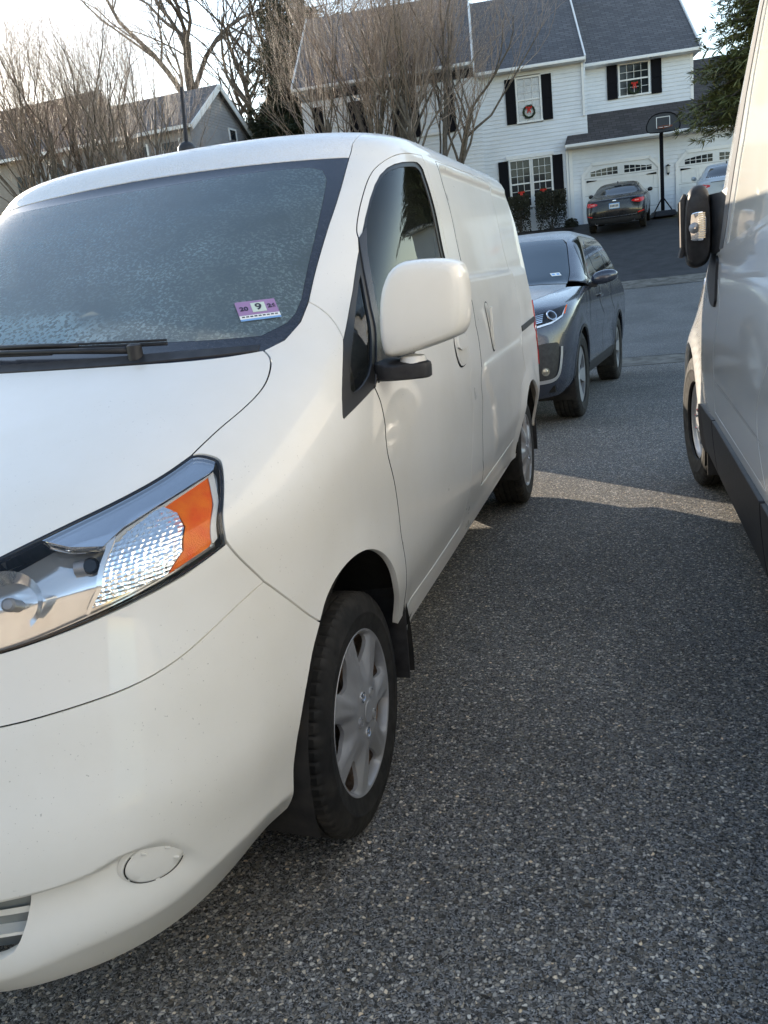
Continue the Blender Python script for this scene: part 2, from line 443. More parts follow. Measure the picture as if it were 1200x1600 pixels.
def glass_mat(name, tint=(.9, .95, .95), refl=1.0, rough=.0):
    m = bpy.data.materials.new(name); m.use_nodes = True; t = NT(m); t.n.remove(t.n['Principled BSDF'])
    tr = t.add('ShaderNodeBsdfTransparent', _Color=(*tint, 1)); gl = t.add('ShaderNodeBsdfGlossy', _Color=(1, 1, 1, 1), _Roughness=rough)
    fr = t.add('ShaderNodeFresnel', _IOR=1.5)
    f = t.math('MULTIPLY', fr.outputs[0], refl)
    mx = t.add('ShaderNodeMixShader', _0=f, _1=tr.outputs[0], _2=gl.outputs[0])
    t.l.new(mx.outputs[0], t.n['Material Output'].inputs[0]); return m
M_GLASS = glass_mat('window_glass', (.74, .78, .77), .62)
M_TINT = glass_mat('tinted_window_glass', (.16, .18, .18))
M_LENS = glass_mat('clear_lens', (.98, .98, .98), .6)
def frost_glass():
    m = bpy.data.materials.new('frosted_windshield'); m.use_nodes = True; t = NT(m); t.n.remove(t.n['Principled BSDF'])
    co = t.obj()
    tr = t.add('ShaderNodeBsdfTransparent', _Color=(.62, .70, .70, 1)); gl = t.add('ShaderNodeBsdfGlossy', _Color=(1, 1, 1, 1), _Roughness=.06)
    mx = t.add('ShaderNodeMixShader', _0=t.add('ShaderNodeFresnel', _IOR=1.5).outputs[0], _1=tr.outputs[0], _2=gl.outputs[0])
    fr = t.add('ShaderNodeBsdfDiffuse', _Color=(.50, .72, .84, 1)); tl = t.add('ShaderNodeBsdfTranslucent', _Color=(.80, .86, .88, 1))
    fd = t.add('ShaderNodeMixShader', _0=.6, _1=fr.outputs[0], _2=tl.outputs[0])
    dr = t.ramp(t.noise(co, 120, 3, .6), [(.52, 0.0), (.58, 1.0)])                       # droplets
    big = t.ramp(t.noise(co, 3.4, 4, .6), [(.36, .10), (.62, 1.0)])
    dens = t.math('MULTIPLY', dr, big)
    # sunlit patch low on the glass, painted as denser pale beads
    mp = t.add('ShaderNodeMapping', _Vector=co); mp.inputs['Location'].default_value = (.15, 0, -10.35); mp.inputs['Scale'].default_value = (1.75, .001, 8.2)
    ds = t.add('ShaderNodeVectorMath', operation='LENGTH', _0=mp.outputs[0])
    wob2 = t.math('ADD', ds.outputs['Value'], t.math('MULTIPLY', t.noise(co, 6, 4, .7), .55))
    sun_patch = t.math('MULTIPLY', t.ramp(wob2, [(.95, 1.0), (1.0, .0)] if False else [(.80, 1.0), (1.0, 0.0)]), t.ramp(t.noise(co, 95, 2, .5), [(.45, 0.0), (.50, 1.0)]))
    film = t.ramp(t.noise(co, 1.7, 4, .6), [(.3, .24), (.7, .42)])
    f = t.math('MINIMUM', t.math('ADD', t.math('ADD', t.math('MULTIPLY', dens, .42), film), t.math('MULTIPLY', sun_patch, .75)), 1.0)
    out = t.add('ShaderNodeMixShader', _0=f, _1=mx.outputs[0], _2=fd.outputs[0])
    t.l.new(out.outputs[0], t.n['Material Output'].inputs[0]); return m
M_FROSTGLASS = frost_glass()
def frosty(name, col, under_rough=.3, amount=.75, coat=.4):
    """painted sheet metal under hoar frost"""
    m = mat(name, col, under_rough, 0, .5, coat); t = NT(m); co = t.obj()
    n1 = t.noise(co, 180, 3, .7); n2 = t.noise(co, 5, 4, .6)
    f = t.math('MULTIPLY', t.ramp(n1, [(.32, 0.0), (.55, 1.0)]), t.ramp(n2, [(.25, amount*.6), (.6, amount)]))
    t.l.new(t.mix(f, col, (.86, .88, .90)), bsdf(m).inputs['Base Color'])
    t.l.new(t.mix(f, (under_rough,)*3, (.75,)*3), bsdf(m).inputs['Roughness'])
    t.l.new(t.bump(n1, .9, .004), bsdf(m).inputs['Normal'])
    t.l.new(t.mix(f, (coat,)*3, (0,)*3), bsdf(m).inputs['Coat Weight'])
    return m
M_ROOF = frosty('frosted_white_roof', (.80, .79, .76))
def asphalt(name, dark, light, scale, bdist=.004, contrast=1.0, tint=(1, 1, 1)):
    m = mat(name, (.06, .06, .06), .85, spec=.35); t = NT(m); co = t.obj()
    wob = t.add('ShaderNodeMix', data_type='RGBA', blend_type='LINEAR_LIGHT'); wob.inputs[0].default_value = .004
    t.l.new(co, wob.inputs[6]); t.l.new(t.noise(co, scale*.6, 2, .5, 1), wob.inputs[7])
    cw = wob.outputs[2]
    v1 = t.add('ShaderNodeTexVoronoi', feature='F1', _Vector=cw, _Scale=scale, _Randomness=1.0)
    ve = t.add('ShaderNodeTexVoronoi', feature='DISTANCE_TO_EDGE', _Vector=cw, _Scale=scale, _Randomness=1.0)
    hs = t.add('ShaderNodeSeparateColor'); t.l.new(v1.outputs['Color'], hs.inputs[0])
    stone = t.ramp(hs.outputs[0], [(.0, tuple(dark*k for k in tint)), (.45, tuple((dark*.6+light*.25)*k for k in tint)), (.78, tuple(light*.55*k for k in tint)), (.96, tuple(light*k for k in tint)), (1.0, (light*1.25, light*1.05, light*.8))])
    tone = t.ramp(hs.outputs[1], [(.3, (1.0, 1.0, 1.0)), (.9, (1.06, .98, .86))])
    stone = t.mix(1.0, stone, tone, 'MULTIPLY')
    edge = t.ramp(ve.outputs[0], [(.0, 0.0), (.16, 1.0)])
    v2 = t.add('ShaderNodeTexVoronoi', feature='F1', _Vector=cw, _Scale=scale*2.6)
    h2 = t.add('ShaderNodeSeparateColor'); t.l.new(v2.outputs['Color'], h2.inputs[0])
    fine = t.ramp(h2.outputs[0], [(.2, dark*.7), (.95, light*.45)])
    pick = t.ramp(hs.outputs[2], [(.30, 0.0), (.42, 1.0)])                          # where the big stone is buried under fines
    c = t.mix(t.math('MULTIPLY', edge, pick), fine, stone)
    wear = t.ramp(t.noise(co, .9, 5, .6), [(.28, .72), (.72, 1.2)])
    c = t.mix(1.0, c, wear, 'MULTIPLY')
    t.l.new(c, bsdf(m).inputs['Base Color'])
    h = t.math('ADD', t.math('MULTIPLY', t.math('MULTIPLY', edge, pick), t.ramp(hs.outputs[0], [(0, .4), (1, 1.0)])), t.math('MULTIPLY', h2.outputs[1], .35))
    t.l.new(t.bump(h, .8*contrast, bdist), bsdf(m).inputs['Normal'])
    t.l.new(t.ramp(hs.outputs[1], [(0, .62), (1, .95)]), bsdf(m).inputs['Roughness'])
    return m
M_DRIVE = asphalt('aged_driveway_asphalt', .034, .70, 124, .007, tint=(1.05, 1.0, .92))
M_STREET = asphalt('grey_street_asphalt', .15, .42, 130, .004)
M_NEWASPH = vary(mat('fresh_dark_asphalt', (.03, .03, .032), .85), (.024, .024, .027), (.045, .045, .048), 3, bump=.5, bscale=150, bdist=.004)
M_CONC = vary(mat('gutter_concrete', (.16, .145, .125), .9), (.20, .185, .16), (.08, .072, .06), 5, bump=.5, bscale=60, bdist=.005)
M_GRASS = vary(mat('winter_grass', (.06, .06, .03), .95), (.05, .055, .025), (.11, .095, .05), 3, bump=.8, bscale=40, bdist=.03)
# ------------------------------------------------------------------ ground
HY = pchip([-40, 4.6, 5.4, 9.7, 10.15, 10.6, 17.5, 18.2, 24.0, 29.5, 45, 90], [0, 0, -.012, -.14, -.165, -.13, .56, .66, 1.74, 2.36, 4.2, 9.0])
def strip(name, x0, x1, ys, m, dz, xf=None, nx=2):
    V, F = [], []
    for y in ys:
        a, b = (x0, x1) if xf is None else xf(y)
        for i in range(nx): V.append((a + (b-a)*i/(nx-1), y, float(HY(y)) + dz))
    for j in range(len(ys)-1):
        for i in range(nx-1): F.append((j*nx+i, j*nx+i+1, (j+1)*nx+i+1, (j+1)*nx+i))
    return struct(mesh_obj(name, V, F, m))
yy = list(np.arange(-40, 4, 4.0)) + list(np.arange(4, 32, .4)) + list(np.arange(32, 400, 8.0))
strip('ground', -400, 400, yy, M_GRASS, -.02)
strip('driveway', -7, 7.5, list(np.arange(-12, 4, 2.0)) + list(np.arange(4, 9.81, .3)), M_DRIVE, .0)
strip('gutter', -90, 90, list(np.arange(9.72, 10.68, .08)), M_CONC, .004)
strip('street', -90, 90, list(np.arange(10.55, 17.61, .4)), M_STREET, .008)
# ------------------------------------------------------------------ wheels
def make_tyre(name, Ro, Rr, W, m, parent, blocks=64, n_sub=5):
    """tyre with grooved tread, axis X, outer face at +W/2"""
    h = W/2
    prof = [(-h*.80, Rr), (-h*.98, Rr+(Ro-Rr)*.35), (-h*.97, Rr+(Ro-Rr)*.70), (-h*.88, Ro-.012), (-h*.78, Ro-.003)]
    tread = []
    for g in (-.50, -.17, .17, .50):
        tread += [(h*(g-.035), Ro-.001), (h*(g-.033), Ro-.0075), (h*(g+.033), Ro-.0075), (h*(g+.035), Ro-.001)]
    prof += tread + [(h*.78, Ro-.003), (h*.88, Ro-.012), (h*.97, Rr+(Ro-Rr)*.70), (h*.985, Rr+(Ro-Rr)*.52), (h*1.0, Rr+(Ro-Rr)*.50), (h*1.0, Rr+(Ro-Rr)*.46), (h*.985, Rr+(Ro-Rr)*.44), (h*.98, Rr+(Ro-Rr)*.35), (h*.90, Rr+.006), (h*.80, Rr)]
    n = blocks * n_sub; vs, fs = [], []
    for j, (a, r) in enumerate(prof):
        for k in range(n):
            t = 2*PI*(k + (.4*n_sub if a > 0 else 0)*0)/n
            rr = r
            if r > Ro-.013 and r > Ro-.006 and abs(a) > h*.52 and k % n_sub == 0: rr = r-.0055
            if r > Ro-.0125 and abs(a) > h*.80 and k % n_sub == 0: rr = r-.004
            vs.append((a, rr*math.cos(t), rr*math.sin(t)))
    m_ = len(prof)
    for i in range(m_-1):
        for k in range(n): fs.append((i*n+k, i*n+(k+1) % n, (i+1)*n+(k+1) % n, (i+1)*n+k))
    me = bpy.data.meshes.new(name); me.from_pydata(vs, [], fs); me.update()
    return finish(name, me, m, parent, auto=.6)
def polar_panel(name, fx, R0, R1, holes, m, parent, su=.008, rim=.010):
    """disc in the YZ plane with holes; fx(r,phi) gives the axial height"""
    T = np.linspace(0, 2*PI, 168, endpoint=False)
    outer = np.stack([R1*np.cos(T), R1*np.sin(T)], 1)
    hl = [dense(h, .004) for h in holes]
    if R0 > 0: hl.append(np.stack([R0*np.cos(T[::2]), R0*np.sin(T[::2])], 1))
    G = []
    for q, rr in enumerate(np.concatenate([np.arange(.006, R1*.9, su*.8), np.linspace(R1*.9, R1*.99, 5)])):
        n_ = 168 if rr > R1*.85 else max(10, int(2*PI*rr/su)); tt = 2*PI*(np.arange(n_) + .5*(q % 2))/n_; G.append(np.stack([rr*np.cos(tt), rr*np.sin(tt)], 1))
    G = np.vstack(G); k = np.hypot(G[:, 0], G[:, 1]) > R0
    for h in hl:
        k &= ~inside(h, G); d2 = ((G[:, None] - h[None])**2).sum(-1).min(1); k &= d2 > (su*.25)**2
    V, F = cdt(outer, hl, 9, 9, extra=G[k])
    r = np.hypot(V[:, 0], V[:, 1]); ph = np.arctan2(V[:, 1], V[:, 0])
    X = fx(r, ph); P = np.stack([X, V[:, 0], V[:, 1]], 1)
    from collections import Counter
    cnt = Counter()
    for t in F.tolist():
        for i in range(3): cnt[(min(t[i], t[(i+1) % 3]), max(t[i], t[(i+1) % 3]))] += 1
    faces = [tuple(t) for t in F.tolist()]; n0 = len(P)
    back = P.copy(); back[:, 0] -= rim
    for t in F.tolist():
        for i in range(3):
            a, b = t[i], t[(i+1) % 3]
            if cnt[(min(a, b), max(a, b))] == 1: faces.append((b, a, n0+a, n0+b))
    me = bpy.data.meshes.new(name); me.from_pydata(np.vstack([P, back]).tolist(), [], faces); me.update()
    bm = bmesh.new(); bm.from_mesh(me); bmesh.ops.delete(bm, geom=[v for v in bm.verts if not v.link_faces], context='VERTS')
    for e in bm.edges:
        if len(e.link_faces) == 2 and e.calc_face_angle(0) > .7: e.smooth = False
    bm.to_mesh(me); bm.free()
    for p in me.polygons: p.use_smooth = True
    o = bpy.data.objects.new(name, me); COL.objects.link(o); me.materials.append(m); o.parent = parent
    return o
def rot2(p, a): c, s = math.cos(a), math.sin(a); return [(x*c - y*s, x*s + y*c) for x, y in p]
def wheel_van(parent, loc, steer, flip=False, spin=.2):
    w = bpy.data.objects.new('wheel', None); COL.objects.link(w); w.parent = parent; w.location = loc
    w.rotation_euler = (spin, 0, steer + (PI if flip else 0))
    make_tyre('tyre', .300, .196, .185, M_RUBBER, w)
    # hubcap with seven broad spokes
    win = [(.128, -.022), (.120, 0), (.128, .022), (.150, .036), (.176, .048), (.190, .040), (.194, 0), (.190, -.040), (.176, -.048), (.150, -.036)]
    hl = [smooth_poly(rot2(win, 2*PI*k/7), 1) for k in range(7)]
    def fx(r, ph):
        q = np.abs(((ph*7/(2*PI)) + .5) % 1 - .5) * 2                # 0 at window centre, 1 at spoke centre
        x = .082 + .014*(1 - (r/.2)**2)
        x = x - .020 * sstep(.055, .15, r) * (1 - sstep(.30, .80, q)) * (1 - sstep(.190, .200, r))
        x = x - .003 * sstep(.86, .98, q) * sstep(.07, .10, r) * (1 - sstep(.15, .18, r))
        x = x + .004 * sstep(.196, .202, r) - .010 * sstep(.203, .2105, r)
        x = x - .008 * sstep(.030, .033, r) * (1 - sstep(.062, .075, r)) * .3
        return x
    hc = polar_panel('hubcap', fx, 0, .2105, hl, M_SILVER, w)
    mb = MB(); mb.lathe([(.0905, .0), (.0975, .0), (.0985, .026), (.0960, .029)], 'X', 40); mb.build('centre_cap', M_SILVER, hc, auto=.5)
    for k in range(5):
        a = 2*PI*k/5 + .3; c = (.0915, .052*math.cos(a), .052*math.sin(a))
        mb = MB(); mb.lathe([(-.004, .0145), (.004, .0135), (.005, .0105), (-.002, .0095), (-.002, .0)], 'X', 20, c); mb.lathe([(-.002, .0085), (.005, .0075), (.006, 0)], 'X', 6, c)
        mb.build('lug_nut', M_CHROME if k % 2 else M_SILVER, hc, auto=.5)
    mb = MB(); mb.lathe([(.070, .20), (.030, .185), (.022, .09), (.030, .05), (.030, 0)], 'X', 48); mb.build('steel_rim', M_STEEL, w, auto=.6)
    mb = MB(); mb.lathe([(.072, .197), (.080, .2085), (.072, .215), (.060, .205)], 'X', 64); mb.build('rim_flange', M_SILVER, w, auto=.6)
    return w
# ------------------------------------------------------------------ the white van in front
van = thing('cargo_van', 'white compact cargo van with frosted windshield filling the left of the picture', 'van', (0, 0, 0))
def Y(y, v): return VAN.uv_yz(y, v)
HL_TOP = [(.335, .908), (.4, .943), (.462, .971), (.515, .993), (.558, 1.015), (.585, 1.038)]
HL_R = [(.6, 1.038), (.636, 1.026), (.652, 1.014), (.694, .967), (.755, .891), (.751, .885)]
HL_BOT = [(.689, .861), (.628, .843), (.554, .825), (.488, .811), (.435, .802), (.36, .795)]
HOODSIDE = [(.585, 1.038), (.59, 1.048), (.605, 1.071), (.628, 1.094), (.644, 1.114), (.651, 1.135), (.645, 1.161), (.634, 1.179), (.612, 1.195)]
HOODREAR = [(.612, 1.195), (.511, 1.192), (.338, 1.201), (.053, 1.21), (0, 1.211)]
WS_SIDE = [(.684, 1.690), (.679, 1.475), (.682, 1.345), (.685, 1.288), (.677, 1.244), (.65, 1.21), (.612, 1.195)]
WS_TOP = [(0, 1.703), (.15, 1.701), (.30, 1.697), (.52, 1.691), (.684, 1.690)]
PILSEAM = [(.685, 1.288), (.725, 1.268), (.771, 1.238), (.824, 1.19)]
TRIF = [(.824, 1.19), (.881, 1.09), (.946, 1.031), (.964, 1.024)]
DOORF = [(1.101, 1.059)] + [Y(*q) for q in ((.31, 1.0), (.315, .93), (.33, .82), (.34, .71), (.335, .63), (.325, .54), (.335, .46), (.345, .405))]
DOORTOP = [(.804, 1.437), (.788, 1.455), (.778, 1.488), (.773, 1.545), (.783, 1.618), (.822, 1.663), (.925, 1.704), (1.089, 1.722), (1.30, 1.735)]
BUMPSEAM = [(.755, .891), (.803, .843), (.851, .795), (.921, .738), (.986, .688), (1.03, .657)]
CREASE = [(.851, .795), (.806, .781), (.745, .751), (.692, .724), (.627, .705), (.525, .696), (.439, .689), (.2, .684), (0, .683)]
ARCHF = [(1.03, .657), (.993, .605), (.978, .522), (1.005, .401), (1.031, .302)]
ARCHU = [(1.03, .657), (1.059, .697), (1.122, .722), (1.217, .724), (1.33, .703), (1.431, .661), (1.513, .604), (1.581, .539)] + [Y(.275, .47), Y(.295, .40)]
BOT = [(1.031, .302), (1.003, .258), (.97, .222), (.78, .208), (.572, .212), (.446, .212), (.2, .208), (0, .206)]
def sm(L, it=2): return [tuple(q) for q in smooth_poly(L, it, closed=False)]
BS1, BS2 = sm(BUMPSEAM[:3]), sm(BUMPSEAM[2:]); BUMPSEAM = BS1 + BS2[1:]
HL_TOP, HL_BOT, HOODSIDE, HOODREAR, WS_SIDE, WS_TOP, PILSEAM, TRIF, DOORF, DOORTOP, CREASE, ARCHF, ARCHU, BOT = [sm(q) for q in (HL_TOP, HL_BOT, HOODSIDE, HOODREAR, WS_SIDE, WS_TOP, PILSEAM, TRIF, DOORF, DOORTOP, CREASE, ARCHF, ARCHU, BOT)]
HL_R = sm([HL_TOP[-1]] + HL_R + [HL_BOT[0]])[1:-1]
def ellipse(cx, cy, rx, ry, n=28, tilt=0):
    c, s = math.cos(tilt), math.sin(tilt)
    return [(cx + rx*math.cos(t)*c - ry*math.sin(t)*s, cy + rx*math.cos(t)*s + ry*math.sin(t)*c) for t in np.linspace(0, 2*PI, n, endpoint=False)]
def sym(half):                                   # half outline from centre to centre -> whole
    return list(half) + [(-a, b) for a, b in reversed(half) if abs(a) > 1e-6]
# bumper
b_half = [(0, .206)] + BOT[::-1][1:] + ARCHF[::-1][1:] + BS2[::-1][1:-1] + CREASE
FOG = ellipse(.664, .409, .050, .029, 32, -.42)
duct = smooth_poly(sym([(0, .300), (.40, .305), (.462, .317), (.476, .348), (.482, .408), (.476, .421), (.40, .420), (0, .416)]), 1)
bump = panel('bumper', VAN, b_half + [(-a, b) for a, b in b_half[::-1] if abs(a) > 1e-6], M_BUMPER, van, holes=[duct], su=.011, sv=.006, rim=.03, st=.010, hgap=0)
bump['label'] = 'white front bumper with blanked fog lamp holes'
def bow(name, outline, off, m, par, **kw): return panel(name, VAN, outline, m, par, off=off, gap=0, **kw)
for s in (1, -1):
    fo = FOG if s > 0 else mir(FOG)
    P0 = Vector(VAN.S(s*.664, .404)); N0 = Vector(VAN.N(s*.664, .400, .030)).normalized(); E1 = Vector((0, 0, 1)).cross(N0).normalized(); E2 = N0.cross(E1); P0 = P0 + N0*.007
    el = lambda t, k=1.0, h=0.0: P0 + E1*(.050*k*math.cos(t)) + E2*(.0335*k*math.sin(t)) + N0*h
    A = np.linspace(0, 2*PI, 48, endpoint=False)
    mb = MB(); rg = [(1.0, -.02), (1.0, -.001), (.97, .001), (.7, .0022), (.35, .003), (.05, .0032)]
    mb.add([el(t, k, h) for k, h in rg for t in A], [(i*48+j, i*48+(j+1) % 48, (i+1)*48+(j+1) % 48, (i+1)*48+j) for i in range(len(rg)-1) for j in range(48)] + [tuple(5*48+j for j in range(48))])
    cov = mb.build('fog_lamp_cover', M_BUMPER, bump, auto=.9)
    mb = MB(); rg = [(1.22, -.010), (1.10, -.0012), (1.055, .0002), (1.04, -.006)]
    mb.add([el(t, k, h) for k, h in rg for t in A], [(i*48+j, i*48+(j+1) % 48, (i+1)*48+(j+1) % 48, (i+1)*48+j) for i in range(3) for j in range(48)]); mb.build('cover_bezel', M_BUMPER, cov, smooth=True)
    for a0, a1 in ((.05, .75), (.85, 1.45), (2.35, 3.5), (3.62, 4.62), (4.76, 5.95)):
        mb = MB(); ts = np.linspace(a0, a1, 16); mb.add([el(t, k, .0016) for k in (1.0, 1.045) for t in ts], [(i, i+1, 17+i, 16+i) for i in range(15)]); mb.build('cover_slot', M_DARK, cov)
    for (du, dv) in ((-.014, .022), (.026, .016), (.037, -.008)):
        mb = MB(); mb.box(tuple(P0 + E1*du*s + E2*dv + N0*.003), (.010, .005, .004), (0, .3, .5*s)); mb.build('cover_clip', M_BUMPER, cov, bevel=.0015)
# duct behind bumper: slats
mb = MB(); g = dense([(-.47, .365), (.47, .365)], .03, False)
for vv, hh in ((.375, .006), (.340, .003)):
    P0 = VAN.S(g[:, 0], np.full(len(g), vv)); P0[:, 1] += .02
    top = P0 + [0, 0, hh]; bot = P0 - [0, 0, hh]; bk = bot + [0, .03, .004]
    k = len(g); mb.add(np.vstack([top, bot, bk]).tolist(), [(i, i+1, k+i+1, k+i) for i in range(k-1)] + [(k+i, k+i+1, 2*k+i+1, 2*k+i) for i in range(k-1)])
mb.build('intake_slat', M_BUMPER, bump, smooth=False)
mb = MB(); P0 = VAN.S(g[:, 0], np.full(len(g), .43)); P1 = VAN.S(g[:, 0], np.full(len(g), .29)); P0[:, 1] += .045; P1[:, 1] += .07; k = len(g)
mb.add(np.vstack([P0, P1]).tolist(), [(i, i+1, k+i+1, k+i) for i in range(k-1)])
mb.build('intake_back', vary(mat('intake_grey', (.30, .32, .31), .7), (.30, .32, .31), (.2, .21, .2), 8), bump)
# front fascia with grille
f_half = CREASE[::-1] + BS1[::-1][1:] + HL_BOT + [(.335, .908), (.2, .906), (0, .905)]
grille = smooth_poly(sym([(0, .735), (.20, .735), (.285, .78), (.30, .86), (.26, .88), (0, .88)]), 1)
fas = panel('front_fascia', VAN, f_half + [(-a, b) for a, b in f_half[::-1] if abs(a) > 1e-6], M_WHITE, van, holes=[grille], su=.03, sv=.02, rim=.012, hgap=0)
gr = bow('grille', grille, -.03, M_GLOSSBLK, van, rim=0, su=.04, sv=.03)
for vv in (.765, .80, .835, .865):
    mb = MB(); ribbon(mb, VAN, [(-.27, vv), (.27, vv)], .009, -.008, .03); mb.build('grille_bar', M_CHROME if vv == .80 else M_BLACK, gr)
# hood
h_half = [(0, .905), (.2, .906)] + HL_TOP + HOODSIDE[1:] + HOODREAR[1:]
hood = panel('hood', VAN, h_half + [(-a, b) for a, b in h_half[::-1] if abs(a) > 1e-6], M_WHITE, van, su=.03, sv=.012, rim=.014, gap=.0018, rim_m=M_DARK)
# fenders, doors, side frames, both flanks
door_rear = [Y(*q) for q in ((1.455, 1.70), (1.46, 1.5), (1.46, 1.3), (1.455, 1.1), (1.445, .95), (1.42, .80), (1.37, .70), (1.30, .60), (1.25, .50), (1.20, .42))]
door_out = DOORTOP + door_rear + [Y(1.16, .402), Y(.80, .398)] + DOORF[::-1] + [(1.03, 1.135), (.93, 1.25), (.86, 1.35)]
quarter = TRIF[::-1] + [(.828, 1.299), (.821, 1.402), (.804, 1.437), (.86, 1.35), (.93, 1.25), (1.03, 1.135), (1.101, 1.059)]
q_glass = smooth_poly([(.866, 1.175), (.853, 1.25), (.848, 1.345), (.862, 1.325), (.920, 1.240), (.982, 1.162), (1.035, 1.100), (1.0, 1.072), (.948, 1.068), (.905, 1.105)], 1)
glass = smooth_poly([(.845, 1.400), (.826, 1.47), (.829, 1.574), (.866, 1.632), (.967, 1.663), (1.18, 1.682)] + [Y(1.33, 1.685), Y(1.375, 1.66), Y(1.378, 1.5), Y(1.375, 1.3), Y(1.355, 1.175), Y(1.2, 1.155), Y(.80, 1.12), Y(.50, 1.095), (1.05, 1.16), (.95, 1.265)], 1)
seal = inset(glass, -.016)
slid_f = [Y(*q) for q in ((1.66, 1.735), (1.66, 1.5), (1.665, 1.3), (1.665, 1.1), (1.66, .93), (1.62, .80), (1.56, .68), (1.53, .57), (1.545, .535), (1.55, .46))]
slid_r = [Y(*q) for q in ((2.45, .46), (2.46, .60), (2.62, .70), (2.80, .76), (2.84, 1.0), (2.84, 1.4), (2.84, 1.735))]
slider = slid_f + slid_r + [Y(2.3, 1.742)]
def arc_yz(yc, zc, r, a0, a1, n=18): return [Y(yc + r*math.cos(t), zc + r*math.sin(t)) for t in np.linspace(a0, a1, n)]
RARCH = arc_yz(2.925, .315, .375, PI*1.0 - .05, .12)
vr = 1.838
um = float(VAN.umax(vr))
DITCH = [(.684, 1.690), (.70, 1.735), (.735, 1.775), (.80, 1.806), (.95, 1.826), (1.2, 1.834), (1.6, vr), (2.2, vr), (2.8, vr), (um-.6, vr), (um, vr)]
def rear_edge(v0, v1, n=16): return [(float(VAN.umax(v)), v) for v in np.linspace(v0, v1, n)]
frame = [(.685, 1.288)] + PILSEAM[1:] + [(.828, 1.299), (.821, 1.402), (.804, 1.437)] + DOORTOP[1:] + door_rear + [Y(1.16, .402), Y(.80, .398), Y(.345, .405), Y(.345, .345), Y(1.0, .342), Y(2.0, .35), Y(2.545, .355)] + RARCH + \
    [Y(3.31, .38), Y(3.36, .42)] + rear_edge(.42, vr) + DITCH[::-1][1:] + [(.679, 1.475), (.682, 1.345)]
fender = [(.585, 1.038)] + HL_R[:-8] + BUMPSEAM + ARCHU[1:] + [Y(.345, .405)] + DOORF[::-1][1:] + TRIF[::-1] + PILSEAM[::-1][1:] + [(.677, 1.244), (.65, 1.21), (.612, 1.195)] + HOODSIDE[::-1][1:-1]
M_FRITTRIM = mat('matt_black_trim', (.014, .014, .015), .38)
